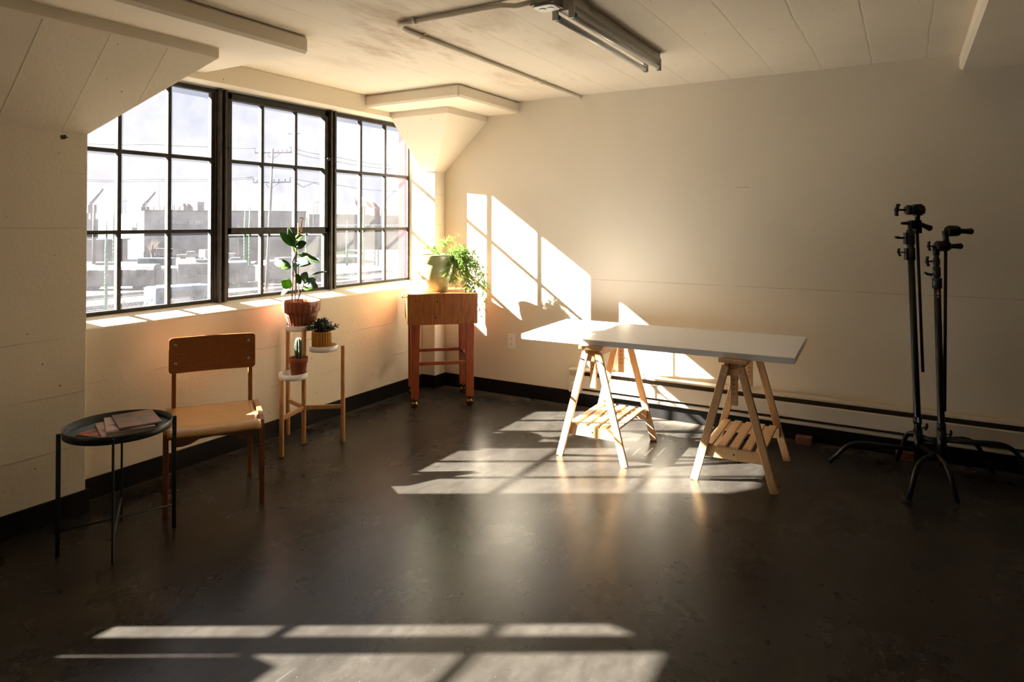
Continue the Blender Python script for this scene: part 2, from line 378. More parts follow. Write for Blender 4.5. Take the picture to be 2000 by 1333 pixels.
# ================================================================== windows
M_STEEL = mat('weathered dark window steel', (.013, .0105, .0075, 1), .65, .0, spec=.35, col2=(.034, .027, .019, 1), vscale=30, bump=.3, pos=(.3, .55))
M_STEELD = mat('dark mullion steel', (.018, .014, .010, 1), .5, .2, col2=(.045, .035, .024, 1), vscale=20, bump=.2)
def glass_material():
    m = bpy.data.materials.new('dusty window glass'); m.use_nodes = True; t = m.node_tree; t.nodes.clear(); L = t.links.new
    o = t.nodes.new('ShaderNodeOutputMaterial'); tr = t.nodes.new('ShaderNodeBsdfTransparent'); tr.inputs[0].default_value = (.97, .975, .98, 1)
    gl = t.nodes.new('ShaderNodeBsdfGlossy'); gl.inputs['Roughness'].default_value = .02
    lw = t.nodes.new('ShaderNodeLayerWeight'); lw.inputs[0].default_value = .5
    pw = t.nodes.new('ShaderNodeMath'); pw.operation = 'POWER'; L(lw.outputs['Facing'], pw.inputs[0]); pw.inputs[1].default_value = 5
    fr = t.nodes.new('ShaderNodeMath'); fr.operation = 'MULTIPLY_ADD'; L(pw.outputs[0], fr.inputs[0]); fr.inputs[1].default_value = .5; fr.inputs[2].default_value = .02
    mx = t.nodes.new('ShaderNodeMixShader'); L(fr.outputs[0], mx.inputs[0]); L(tr.outputs[0], mx.inputs[1]); L(gl.outputs[0], mx.inputs[2])
    tl = t.nodes.new('ShaderNodeBsdfTranslucent'); tl.inputs[0].default_value = (.9, .88, .92, 1)
    g = t.nodes.new('ShaderNodeNewGeometry'); n = t.nodes.new('ShaderNodeTexNoise'); n.inputs['Scale'].default_value = 5; n.inputs['Detail'].default_value = 9; n.inputs['Roughness'].default_value = .75
    L(g.outputs['Position'], n.inputs['Vector'])
    r = t.nodes.new('ShaderNodeMapRange'); r.inputs[1].default_value = .3; r.inputs[2].default_value = .75; r.inputs[3].default_value = .004; r.inputs[4].default_value = .012
    L(n.outputs[0], r.inputs[0])
    m2 = t.nodes.new('ShaderNodeMixShader'); L(r.outputs[0], m2.inputs[0]); L(mx.outputs[0], m2.inputs[1]); L(tl.outputs[0], m2.inputs[2]); L(m2.outputs[0], o.inputs[0])
    return m
M_GLASS = glass_material()
M_BRASS = mat('aged brass', (.26, .16, .045, 1), .22, 1, var=.3, vscale=20)
def window(name, y0, y1, bars, mulls, sash=None):
    root = bpy.data.objects.new(name, None); COL.objects.link(root); struct(root); root.location = (XG, y0, SG)
    def P(mb, nm, m, bevel=.002):
        mb.v = [(x-XG, y-y0, z-SG) for x, y, z in mb.v]; return mb.build(nm, m, root, bevel)
    f = MB(); t = .016
    f.box(XG-.03, XG+.012, y0, y0+t+.01, SG, HEAD); f.box(XG-.006, XG+.012, y1-t-.004, y1, SG, HEAD)
    f.box(XG-.03, XG+.012, y0, y1, SG-.004, SG+t); f.box(XG-.03, XG+.012, y0, y1, HEAD-t-.012, HEAD)
    P(f, 'frame', M_STEEL)
    b = MB(); s = .011
    for y in bars:
        b.box(XG-.022, XG+.010, y-s, y+s, SG, HEAD)
    for z in (R1, R2): b.box(XG-.021, XG+.009, y0, y1, z-s, z+s)
    P(b, 'glazing_bars', M_STEEL)
    for a, c in mulls:
        mm = MB(); mm.box(XG-.035, XG+.02, a, c, SG-.006, HEAD); mm.box(XG+.02, XG+.045, a+.012, a+.03, SG-.006, HEAD); mm.box(XG+.02, XG+.045, c-.03, c-.012, SG-.006, HEAD)
        P(mm, 'mullion', M_STEELD)
    if sash:
        a, c = sash; q = MB(); k = .034
        q.box(XG-.03, XG+.028, a, a+k, R1-.022, HEAD-.012); q.box(XG-.03, XG+.028, c-k, c, R1-.022, HEAD-.012)
        q.box(XG-.03, XG+.028, a, c, R1-.026, R1+.02); q.box(XG-.03, XG+.028, a, c, HEAD-.055, HEAD-.012)
        P(q, 'sash', M_STEEL, .004)
        h = MB(); ym = 3.375; h.tube([(XG+.03, ym, R1-.01), (XG+.055, ym, R1-.01), (XG+.06, ym+.004, R1+.075), (XG+.06, ym+.008, R1+.09)], [.006, .006, .005, .004], 8)
        h.tube([(XG+.058, ym-.018, R1+.088), (XG+.062, ym+.04, R1+.080)], .004, 8); h.box(XG+.024, XG+.034, ym-.012, ym+.012, R1-.04, R1+.02)
        P(h, 'latch', M_BRASS, 0)
        h = MB(); h.ball((XG+.04, c-.012, R2+.08), .014); h.ball((XG+.04, a+.0, R2+.08), .010); P(h, 'hinge_knob', M_STEEL, 0)
    g = MB(); g.box(XG-.002, XG+.002, y0+.004, y1-.004, SG, HEAD-.004); P(g, 'glass', M_GLASS, 0)
    return root
window('window_1', YP, YC, [2.1013, 2.3986, 2.700-.012, 2.783+.012, 3.0729, 3.3655, 3.663-.012, 3.744+.012, 4.0399, 4.335], [(2.700, 2.783), (3.663, 3.744)], (2.783, 3.663))
window('window_2', W2A, YR, [.02, -.27], [(.322, .403)], None)

# ================================================================== heater along the back wall
M_HEAT = mat('cream enamelled heater steel', (.66, .585, .46, 1), .4, var=.05)
M_SLOT = mat('dark heater slot', (.14, .115, .08, 1), .6, .3, vscale=40)
hx0, hx1 = -2.29, 2.4
ht = thing('baseboard_heater', 'long low cream electric baseboard heater running along the foot of the back wall', 'heater', (hx0, YB, .10))
hw = hx1-hx0
def yz(u, v, w_): return (w_, u, v)
MB().box(0, hw, -.012, 0, .012, .19).build('back_plate', M_SLOT, ht)
b = MB(); b.prism([(-.0, .19), (-.0, .205), (-.058, .198), (-.062, .186), (-.056, .186), (-.05, .192)], 0, hw, yz); b.build('top_lip', M_HEAT, ht)
b = MB(); b.prism([(-.062, .055), (-.068, .058), (-.068, .148), (-.06, .156), (-.056, .150), (-.058, .06)], .11, hw, yz); b.build('front_panel', M_HEAT, ht, .002)
b = MB(); b.prism([(0, .012), (-.052, .012), (-.058, .02), (-.058, .034), (-.05, .036), (0, .03)], 0, hw, yz); b.build('bottom_strip', M_HEAT, ht)
cb = MB().box(0, .11, -.070, 0, .022, .197).build('control_box', M_HEAT, ht, .003)
b = MB()
for i in range(9):
    for j in range(4): b.box(.012+i*.0105, .018+i*.0105, -.0716, -.0695, .150+j*.010, .155+j*.010)
b.build('vent_perforation', M_SLOT, cb)
b = MB(); b.lathe([(.022, 0), (.022, .012), (.016, .022), (.008, .024)], (.055, -.070, .085), 20, M=Matrix.Rotation(R(90), 3, 'X')); b.build('knob', mat('white plastic knob', (.8, .78, .72, 1), .35), cb)

# wall outlet
M_IVORY = mat('ivory plastic', (.88, .86, .80, 1), .35, var=.03)
ot = thing('wall_outlet', 'cream duplex electrical outlet on the back wall above the baseboard', 'outlet', (-2.847, YB, .45))
MB().box(-.038, .038, -.006, 0, -.06, .06).build('cover_plate', M_IVORY, ot, .003)
for dz in (.022, -.022):
    s_ = MB(); s_.lathe([(.0165, 0), (.0165, .003), (.015, .004)], (0, -.006, dz), 20, M=Matrix.Rotation(R(90), 3, 'X')); so = s_.build('socket', M_IVORY, ot)
    q = MB(); q.box(-.008, -.005, -.0112, -.0098, dz-.003, dz+.006); q.box(.005, .008, -.0112, -.0098, dz-.003, dz+.006); q.box(-.002, .002, -.0112, -.0098, dz-.010, dz-.006); q.build('slots', M_SLOT, so)
# two loose bricks at the foot of the heater
M_BRICK = mat('dull red brick', (.22, .10, .065, 1), .85, var=.35, vscale=30, bump=.5)
for nm, x, lab in (('a', -.583, 'loose red brick on the floor against the baseboard, behind the right trestle'), ('b', -.015, 'loose red brick on the floor against the baseboard, behind the two light stands')):
    tag(MB().box(x-.048, x+.048, YB-.105, YB-.045, 0, .05).build('brick', M_BRICK, bevel=.004), lab, 'brick', 'loose bricks at the foot of the heater')

# ================================================================== ceiling fixture, conduit, box
M_ENAM = mat('dull white enamel', (.62, .58, .49, 1), .4, var=.08)
M_TUBE = mat('unlit fluorescent tube glass', (.78, .76, .70, 1), .18, var=.02, coat=.4)
M_GREEN = mat('green lamp end cap', (.05, .16, .12, 1), .4)
fx = thing('fluorescent_fixture', 'twin-tube fluorescent strip light, unlit, mounted on the ceiling', 'ceiling light', (-1.305, 3.25, H))
b = MB(); b.prism([(-.05, 0), (.05, 0), (.05, -.045), (.022, -.066), (-.022, -.066), (-.05, -.045)], -.60, .60, lambda u, v, w_: (u, w_, v)); b.build('housing', M_ENAM, fx, .002)
for sx in (-.04, .04):
    tb = MB(); tb.tube([(sx, -.585, -.088), (sx, .585, -.088)], .0155, 16); t_ = tb.build('lamp_tube', M_TUBE, fx)
    for e in (-1, 1):
        c = MB(); c.tube([(sx, e*.575, -.088), (sx, e*.588, -.088)], .0165, 16); c.build('end_cap', M_GREEN, t_)
        c = MB(); c.box(sx-.014, sx+.014, e*.60-.009, e*.60+.009, -.105, -.03); c.build('lamp_holder', M_ENAM, fx, .004)
c = MB(); 
for y in (-.42, -.39, .46, .49):
    c = MB(); c.box(.0495, .0505, y-.002, y+.002, -.030, -.012); c.build('knockout_slot', M_SLOT, fx)
jb = thing('junction_box', 'grey metal ceiling junction box with a white duplex receptacle facing down', 'electrical box', (-1.345, 2.565, H))
MB().box(-.055, .055, -.05, .05, -.062, 0).build('box_body', mat('grey galvanised steel', (.33, .29, .23, 1), .45, .5), jb, .003)
MB().box(-.055, .055, -.054, .054, -.067, -.0625).build('rim', mat('dark steel rim', (.12, .10, .08, 1), .5, .5), jb)
p = MB(); p.prism([(-.05, -.03), (-.035, -.045), (.035, -.045), (.05, -.03), (.05, .03), (.035, .045), (-.035, .045), (-.05, .03)], -.0745, -.0675, lambda u, v, w_: (u, v, w_)); p = p.build('cover_plate', mat('white plastic', (.82, .80, .76, 1), .35), jb, .002)
for sx in (-.02, .02):
    s_ = MB(); s_.lathe([(.0155, -.078), (.0155, -.0745)], (sx, 0, 0), 20); s_.build('socket', M_IVORY, jb)
cd = thing('conduit', 'cream painted metal conduit bending across the ceiling to the back wall', 'conduit', (-2.21, 2.6, H))
pts = [(.81, -.02, -.025), (.70, -.02, -.03), (.62, -.02, -.015), (.5, -.025, -.014), (.08, -.03, -.014)]+[tuple(v) for v in arc((.08, -.03, -.014), (-.012, -.035, -.014), (-.012, .09, -.014), 6)]+[(-.012, 1.4, -.014), (-.012, 2.185, -.014), (-.012, 2.198, -.03)]
MB().tube(pts, .0125, 12).build('pipe', M_TRIM, cd)
for x, y, al in ((.13, -.03, 1), (-.012, 1.45, 0), (-.012, 1.56, 0), (-.012, .2, 0)):
    c = MB(); 
    if al: c.box(x-.008, x+.008, y-.03, y+.03, -.006, -.001); c.tube([(x-.008, y, -.0145), (x+.008, y, -.0145)], .0145, 12)
    else: c.box(x-.03, x+.03, y-.008, y+.008, -.006, -.001); c.tube([(x, y-.008, -.0145), (x, y+.008, -.0145)], .0145, 12)
    c.build('clamp', M_TRIM, cd)
# ================================================================== chair
M_CH_SEAT = wood('pale beech plywood', (.62, .36, .13, 1), (.50, .26, .085, 1), (3, 22, 3), .3, .6)
M_CH_BACK = wood('honey brown veneer', (.36, .13, .035, 1), (.24, .075, .02, 1), (3, 3, 26), .35, .35)
M_CH_LEG = wood('reddish brown beech', (.34, .12, .035, 1), (.24, .075, .022, 1), (8, 8, 2), .4, .3)
M_CHROME = mat('chrome screw', (.75, .72, .68, 1), .2, 1)
# local frame: +x = chair's right-hand front-edge direction (FL->FR), +y = towards the back
ch = thing('wooden_chair', 'honey brown plywood chair with pale seat, empty, beside the round tray table', 'chair', (-3.19, 2.254, 0), math.atan2(.371, .236)-.02)
hwid, hd = .205, .205
b = MB()                                                             # backrest, curved panel with rounded corners
N = 18; zc0, zc1 = .615, .81; th = .011
def backy(x): return hd+.012-.028*(1-(x/.225)**2)*-1*-1
vs = []; cols = []
outline = []
rad = .02
for sx_, sz_, a0 in ((1, 1, 0), (-1, 1, 90), (-1, -1, 180), (1, -1, 270)):
    for k in range(5):
        a = R(a0+k*22.5); outline.append((sx_*(.222-rad)+rad*math.cos(a), (zc0+zc1)/2+sz_*((zc1-zc0)/2-rad)+rad*math.sin(a)))
# subdivide top and bottom edges for the curve
poly = []
for i, p0 in enumerate(outline):
    p1 = outline[(i+1) % len(outline)]; poly.append(p0)
    if abs(p1[0]-p0[0]) > .2:
        for k in range(1, 12): poly.append((p0[0]+(p1[0]-p0[0])*k/12, p0[1]))
# build as strips: use grid in x with clipped z range
xs = [-.222, -.2205, -.216, -.210, -.202]+[-.202+.404*k/14 for k in range(1, 14)]+[.202, .210, .216, .2205, .222]
def zr(x):
    d = max(0, abs(x)-.202); e = rad-math.sqrt(max(0, rad*rad-d*d)); return zc0+e, zc1-e
def yb_(x, z): return hd-.006+.022*(x/.222)**2*-1+.02+.10*(z-.6)*.6
V = []; 
for x in xs:
    z0, z1 = zr(x)
    for j in range(5):
        z = z0+(z1-z0)*j/4; V.append((x, yb_(x, z)-th/2, z))
    for j in range(5):
        z = z0+(z1-z0)*j/4; V.append((x, yb_(x, z)+th/2, z))
F_ = []
n = len(xs)
for i in range(n-1):
    for j in range(4):
        a = i*10+j; c = (i+1)*10+j; F_ += [(a, a+1, c+1, c), (a+5, c+5, c+6, a+6)]
    a = i*10; c = (i+1)*10; F_ += [(a, c, c+5, a+5), (a+4, a+9, c+9, c+4)]
for j in range(4): F_ += [(j, j+5, j+6, j+1), ((n-1)*10+j, (n-1)*10+j+1, (n-1)*10+j+6, (n-1)*10+j+5)]
br = MB().add(V, F_).build('backrest', M_CH_BACK, ch, .002)
for x in (-.188, .188):
    for z in (.668, .768):
        s_ = MB(); y = yb_(x, z)-th/2; s_.lathe([(.0085, 0), (.008, .003), (.004, .0042)], (x, y, z), 14, M=Matrix.Rotation(R(90), 3, 'X')); s_.build('screw', M_CHROME, br)
# seat: slightly dished shell, waterfall front
V = []; nx, ny = 17, 16
def seatpt(u, v):
    y = -hd-.035+v*(2*hd+.03); wd_ = .205+.012*(1-v); x = (u*2-1)*wd_
    z = .425-.010*math.sin(v*math.pi)*(1-(u*2-1)**2)+.004*v
    if v < .12: z -= .030*((.12-v)/.12)**2
    y -= .012*(1-(u*2-1)**2)*(1-v)
    return x, y, z
for s_ in (0, -.013):
    for j in range(ny):
        for i in range(nx): x, y, z = seatpt(i/(nx-1), j/(ny-1)); V.append((x, y, z+s_))
F_ = []; o = nx*ny
for j in range(ny-1):
    for i in range(nx-1):
        a = j*nx+i; F_ += [(a, a+1, a+nx+1, a+nx), (a+o, a+o+nx, a+o+nx+1, a+o+1)]
for i in range(nx-1): F_ += [(i, i+o, i+o+1, i+1), ((ny-1)*nx+i, (ny-1)*nx+i+1, (ny-1)*nx+i+1+o, (ny-1)*nx+i+o)]
for j in range(ny-1): F_ += [(j*nx, (j+1)*nx, (j+1)*nx+o, j*nx+o), (j*nx+nx-1, j*nx+nx-1+o, (j+1)*nx+nx-1+o, (j+1)*nx+nx-1)]
m_ = MB(); m_.add(V, F_, True); m_.build('seat', M_CH_SEAT, ch)
ap = MB(); prof = [(-.198, .405), (-.198, .335), (-.15, .333), (-.11, .342), (-.07, .362), (0, .368), (.07, .362), (.11, .342), (.15, .333), (.198, .335), (.198, .405)]
ap.prism(prof, -hd-.008, -hd+.008, xz); ap.build('apron', M_CH_LEG, ch, .002)
for sx in (-1, 1):
    x = sx*.222
    # front leg: bent at the top into a side rail
    path = [(x, -hd-.012, 0), (x, -hd-.006, .20), (x, -hd, .36)]+[tuple(v) for v in arc((x, -hd, .36), (x, -hd+.002, .425), (x, -hd+.085, .428), 7)]+[(x, hd-.03, .418)]
    b = MB(); wds = [.030]*len(path)
    for i in range(len(path)-1):
        pass
    vs = []; 
    for i, p in enumerate(path):
        a = Vector(path[max(i-1, 0)]); c = Vector(path[min(i+1, len(path)-1)]); d = (c-a).normalized(); nrm = Vector((1, 0, 0)).cross(d)
        hh = .0165+(.006 if 2 <= i <= 6 else 0)
        if i == 0: hh = .014
        for s1, s2 in ((-1, -1), (1, -1), (1, 1), (-1, 1)): vs.append(Vector(p)+Vector((1, 0, 0))*s1*.0125+nrm*s2*hh)
    n = len(path); fs = [(i*4+k, i*4+(k+1) % 4, (i+1)*4+(k+1) % 4, (i+1)*4+k) for i in range(n-1) for k in range(4)]+[(3, 2, 1, 0), tuple((n-1)*4+k for k in range(4))]
    b.add(vs, fs); b.build('leg', M_CH_LEG, ch, .004)
    b = MB(); xb = sx*.196
    b.beam((xb, hd+.015, 0), (xb, hd-.002, .40), .022, .034, (0, 1, 0), .022, .040); b.beam((xb, hd-.002, .40), (xb, hd+.034, .80), .022, .040, (0, 1, 0), .022, .018)
    b.build('leg', M_CH_LEG, ch, .003)
b = MB(); b.box(-.19, .19, hd-.02, hd-.004, .35, .40); b.build('rear_rail', M_CH_LEG, ch, .002)

# ================================================================== round tray table and magazines
M_TRAY = mat('dark green powder coated metal', (.010, .020, .017, 1), .38, .1, var=.2, vscale=40)
tt = thing('tray_table', 'small dark green metal tray table with four thin legs, magazines on it', 'side table', (-3.09, 1.70, 0))
b = MB(); b.lathe([(.001, .500), (.213, .500), (.2165, .503), (.2185, .535), (.2165, .5355), (.2145, .506), (.211, .5035), (.001, .5035)], (0, 0, 0), 64, closed=True); b.build('tray', M_TRAY, tt)
for i, a in enumerate((248, 326, 66, 148)):
    ca, sa = math.cos(R(a)), math.sin(R(a)); r_ = .228
    b = MB(); b.beam((r_*ca, r_*sa, 0), (r_*ca, r_*sa, .528), .009, .018, (ca, sa, 0)); b.build('leg', M_TRAY, tt, .002)
b = MB()
for a, z in ((248, .105), (148, .113)):
    ca, sa = math.cos(R(a)), math.sin(R(a)); b2 = a+180 if a == 248 else 326
    b.tube([(.226*ca, .226*sa, z), (.226*math.cos(R(b2)), .226*math.sin(R(b2)), z)], .005, 8)
b.build('cross_brace', M_TRAY, tt)
def cover_mat(name, cols, scale, thr=.5):
    m = bpy.data.materials.new(name); m.use_nodes = True; t = m.node_tree; b = t.nodes['Principled BSDF']; b.inputs['Roughness'].default_value = .28
    tcn = t.nodes.new('ShaderNodeTexCoord'); n = t.nodes.new('ShaderNodeTexNoise'); n.inputs['Scale'].default_value = scale; n.inputs['Detail'].default_value = 2
    t.links.new(tcn.outputs['Object'], n.inputs['Vector']); r = t.nodes.new('ShaderNodeValToRGB'); r.color_ramp.interpolation = 'EASE'
    e = r.color_ramp.elements; e[0].position = .34; e[0].color = cols[0]; e[1].position = .66; e[1].color = cols[-1]
    for i, c in enumerate(cols[1:-1]): x = e.new(.34+.32*(i+1)/(len(cols)-1)); x.color = c
    t.links.new(n.outputs[0], r.inputs[0]); t.links.new(r.outputs[0], b.inputs['Base Color']); return m
M_PAGE = mat('paper pages', (.55, .50, .45, 1), .7)
mags = [(-3.070, 1.672, .5040, 14, .235, .18, .005, 'magazine lowest in the pile, red and orange printed cover', [(.02, .015, .01, 1), (.35, .05, .02, 1), (.55, .22, .05, 1), (.06, .03, .02, 1)], 16, .62),
        (-3.094, 1.712, .5100, -21, .25, .18, .006, 'pink covered magazine second from the bottom of the pile', [(.50, .33, .33, 1), (.42, .26, .26, 1), (.52, .36, .35, 1), (.2, .03, .05, 1)], 9, .55),
        (-3.092, 1.747, .5170, -26, .265, .19, .010, 'thick pink magazine right under the top one', [(.50, .35, .35, 1), (.4, .28, .28, 1), (.50, .34, .34, 1), (.12, .04, .04, 1)], 11, .5),
        (-3.090, 1.780, .5280, -21, .25, .17, .008, 'dark magazine on top of the pile, still life photo cover', [(.02, .018, .02, 1), (.08, .075, .085, 1), (.20, .08, .035, 1), (.07, .065, .085, 1)], 10, .5)]
for i, (x, y, z, rz, wx, wy, t_, lab, cols, sc_, _) in enumerate(mags):
    mg = thing('magazine', lab+', on the tray table', 'magazine', (x, y, z), R(rz), 'magazines on the tray table')
    MB().box(-wx/2+.001, wx/2-.001, -wy/2+.001, wy/2-.001, .0006, t_-.0006).build('pages', M_PAGE, mg)
    c = MB(); c.box(-wx/2, wx/2, -wy/2, wy/2, t_-.0006, t_); c.box(-wx/2, wx/2, -wy/2, wy/2, 0, .0006); c.box(-wx/2-.0006, -wx/2, -wy/2, wy/2, 0, t_)
    c.build('cover', cover_mat('cover '+str(i), cols, sc_), mg)

# ================================================================== plant stand
M_BAMBOO = wood('bamboo', (.52, .27, .10, 1), (.40, .19, .065, 1), (10, 10, 2), .42, .15)
M_WHITE = mat('white powder coated metal', (.78, .76, .71, 1), .35, var=.03)
SX, SY = -3.398, 3.058
ps = thing('plant_stand', 'bamboo three-tier plant stand with round white trays under the window', 'plant stand', (SX, SY, 0))
legs = [((.075, -.242), .475), ((-.231, .069), .735), ((0, 0), .75), ((.198, .153), .635)]
for (x, y), h_ in legs: MB().tube([(x, y, 0), (x, y, .01), (x, y, h_-.004), (x, y, h_)], [.012, .0145, .0145, .0125], 16).build('leg', M_BAMBOO, ps)
for (x, y), z in (((.075, -.242), .235), ((-.231, .069), .235), ((.198, .153), .235)):
    MB().beam((0, 0, z), (x, y, z), .014, .026).build('crossbar', M_BAMBOO, ps, .002)
trays = [((-.1155+.018, .0345+.03), .728, .103, 'tall'), ((.10, .076), .605, .09, 'mid'), ((.0375, -.121), .455, .088, 'low')]
for (x, y), z, r_, nm in trays:
    MB().lathe([(.001, z), (r_-.004, z), (r_, z+.003), (r_, z+.037), (r_-.003, z+.037), (r_-.003, z+.006), (.001, z+.005)], (x, y, 0), 48, closed=True).build('tray', M_WHITE, ps)
TX, TY = SX+trays[0][0][0], SY+trays[0][0][1]
# --- fluted terracotta pot
def pot_terra():
    m = mat('weathered terracotta', (.27, .085, .045, 1), .85, spec=.2, col2=(.50, .33, .27, 1), vscale=13, stretch=(1, 1, .5), bump=.3, pos=(.40, .47), detail=6); return m
M_TERRA = pot_terra(); M_TERRA2 = mat('smooth terracotta', (.27, .068, .022, 1), .75, var=.12, vscale=20)
M_SOIL = mat('potting soil', (.05, .032, .02, 1), .95, var=.5, vscale=90, bump=.8, bscale=120)
pz = .734
fp = thing('fiddle_leaf_plant', 'leafy fig plant in a fluted weathered terracotta pot on the tallest tray', 'potted plant', (TX, TY, pz))
b = MB(); b.lathe([(.07, 0), (.078, .004), (.098, .085), (.106, .118)], (0, 0, 0), 128, ribs=24, amp=.0042)
b.lathe([(.112, .112), (.118, .118), (.1205, .17), (.122, .176), (.122, .188), (.118, .190), (.112, .188), (.108, .16), (.100, .15)], (0, 0, 0), 128, ribs=24, amp=.0026, rib_rng=(.118, .171), closed=True)
pot = b.build('pot', M_TERRA, fp)
MB().lathe([(.001, .160), (.06, .164), (.109, .160)], (0, 0, 0), 32, closed=True).build('soil', M_SOIL, fp)
M_LEAF = mat('fig leaf green', (.05, .13, .025, 1), .5, spec=.3, var=.35, vscale=14, trans=.38)
M_LEAFL = mat('young fig leaf', (.13, .25, .035, 1), .5, spec=.3, var=.2, vscale=14, trans=.5)
M_LEAFG = mat('grey green fig leaf', (.06, .11, .055, 1), .5, spec=.3, var=.2, vscale=14, trans=.3)
M_STEM = mat('brown woody stem', (.16, .075, .035, 1), .8, var=.5, vscale=120, bump=.5, stretch=(1, 1, 3))
def leaf_mesh(base, tip, width, up, curl=.15, fold=.12, nseg=10, obov=.6):
    """ovate leaf from base to tip, widest towards the tip, folded on its midrib"""
    base = Vector(base); tip = Vector(tip); d = tip-base; L_ = d.length; d.normalize(); up = Vector(up); sd_ = d.cross(up).normalized(); nr = sd_.cross(d).normalized()
    V = []; rows = nseg+1
    for i in range(rows):
        t = i/nseg; s_ = math.sin(math.pi*min(1, t**(obov+.35)*1.0))**.75 if 0 < t < 1 else .03
        hwid_ = width/2*s_; c = base+d*L_*t+nr*(curl*L_*math.sin(math.pi*t*.9)); 
        wv = .01*L_*math.sin(t*14)
        for j in (-1, -.5, 0, .5, 1): V.append(c+sd_*hwid_*j+nr*(fold*hwid_*abs(j)*2+wv*j))
    n0 = len(V); V += [v-nr*.0009 for v in V]; F_ = []
    for i in range(rows-1):
        for j in range(4):
            a = i*5+j; F_ += [(a, a+1, a+6, a+5), (a+n0, a+5+n0, a+6+n0, a+1+n0)]
        F_ += [(i*5, i*5+5, i*5+5+n0, i*5+n0), (i*5+4, i*5+4+n0, i*5+9+n0, i*5+9)]
    F_ += [(0, n0, n0+1, 1), (1, n0+1, n0+2, 2), (2, n0+2, n0+3, 3), (3, n0+3, n0+4, 4)]
    return MB().add(V, F_, True)
random.seed(4)
PD = 4.46                                           # distance of the plant from the camera
org = Vector((TX, TY, pz))
def pp(px, py, dd=0): return at(px, py, PD+dd)-org
lv = [((575, 482), (545, 453), .055, 0, -.04), ((577, 485), (563, 443), .045, 0, .02), ((579, 484), (599, 474), .062, 0, 0), ((577, 470), (592, 459), .045, 1, .03), ((580, 497), (616, 511), .055, 0, .05),
      ((590, 503), (625, 515), .045, 0, -.05), ((576, 512), (608, 517), .068, 2, -.07), ((568, 521), (536, 514), .065, 0, .03), ((569, 522), (549, 525), .05, 1, -.03), ((573, 531), (585, 513), .05, 2, -.05),
      ((587, 556), (577, 534), .045, 0, .02), ((594, 552), (600, 531), .07, 0, -.02), ((608, 538), (640, 531), .022, 0, .06), ((595, 553), (622, 563), .06, 2, -.06), ((594, 553), (617, 546), .06, 0, .06),
      ((591, 563), (617, 564), .065, 1, 0), ((570, 561), (549, 549), .070, 1, -.02), ((566, 563), (549, 577), .05, 1, .03), ((579, 494), (571, 478), .03, 1, .03), ((581, 480), (586, 470), .06, 0, -.04)]
view = -_F
for (b0, t0, wd_, kd, dd) in lv:
    B = pp(b0[0], b0[1], 0); T_ = pp(t0[0], t0[1], dd)
    upv = (view*random.uniform(.5, 1)+Vector((0, 0, random.uniform(.3, 1.0)))).normalized()
    leaf_mesh(B, T_, wd_*1.0, upv, curl=random.uniform(.02, .12), fold=random.uniform(.06, .2)).build('leaf', (M_LEAF, M_LEAFL, M_LEAFG)[kd], fp)
b = MB()
b.tube([pp(570, 590), pp(571.5, 555, .01), pp(572.5, 530), pp(572, 512), pp(577, 496), pp(578, 482)], [.0045, .0048, .0045, .004, .003, .002], 8)
b.tube([pp(576, 590, -.02), pp(577, 560, -.02), pp(577, 535, -.01), pp(574, 522)], [.004, .004, .003, .002], 8)
b.tube([pp(581, 590, .01), pp(587, 572, .01), pp(594, 553, 0)], [.004, .0035, .0025], 8)
b.tube([pp(594, 553), pp(600, 545), pp(608, 538, .03)], .0015, 6)
b.build('stem', M_STEM, fp)
b = MB(); b.tube([pp(583.5, 590, .02), pp(583, 510, .02), pp(582, 436, .02)], .0028, 8); b.build('support_cane', mat('weathered cane', (.35, .27, .19, 1), .7), fp)
# --- jade plant in yellow ribbed pot
MX, MY = SX+trays[1][0][0], SY+trays[1][0][1]
jd = thing('jade_plant', 'dark bushy succulent in a mustard yellow ribbed pot on the middle tray', 'potted plant', (MX-.012, MY-.006, .611))
b = MB(); b.lathe([(.055, 0), (.0595, .004), (.0605, .112), (.0615, .120), (.060, .123), (.056, .121), (.055, .10), (.001, .10)], (0, 0, 0), 160, ribs=22, amp=.0036, rib_rng=(.004, .113), closed=True)
b.build('pot', mat('mustard glazed ceramic', (.50, .22, .015, 1), .4, var=.12, vscale=30, coat=.1), jd)
b = MB(); b.lathe([(.001, .106), (.055, .104)], (0, 0, 0), 24, closed=True); b.build('soil', M_SOIL, jd)
M_JADE = mat('dark succulent leaf', (.010, .036, .012, 1), .4, var=.4, vscale=40)
b = MB(); st = MB(); random.seed(8)
for i in range(44):
    a = random.uniform(0, 6.28); rr = random.uniform(.01, .098)*(1 if i % 3 else 1.05); z = .135+random.uniform(0, .055)*(1.15-rr/.1)
    tip = Vector((rr*math.cos(a), rr*math.sin(a), z)); st.tube([(0.02*math.cos(a), .02*math.sin(a), .10), tip*.6+Vector((0, 0, .05)), tip], [.003, .0025, .002], 6)
    for k in range(7):
        aa = k*2.4; el = random.uniform(-.1, .9); dv = Vector((math.cos(aa)*math.cos(el), math.sin(aa)*math.cos(el), math.sin(el)))
        l_ = random.uniform(.022, .036); Mx = rot_to(dv)@Matrix.Diagonal(Vector((.42, .16, 1)))
        n_ = 6; prof = [(max(1e-4, l_/2*math.sin(math.pi*j/n_)), -l_/2*math.cos(math.pi*j/n_)) for j in range(n_+1)]
        b.lathe(prof, tip+dv*l_*.55, 8, M=Mx)
b.build('foliage', M_JADE, jd); st.build('stem', M_STEM, jd)
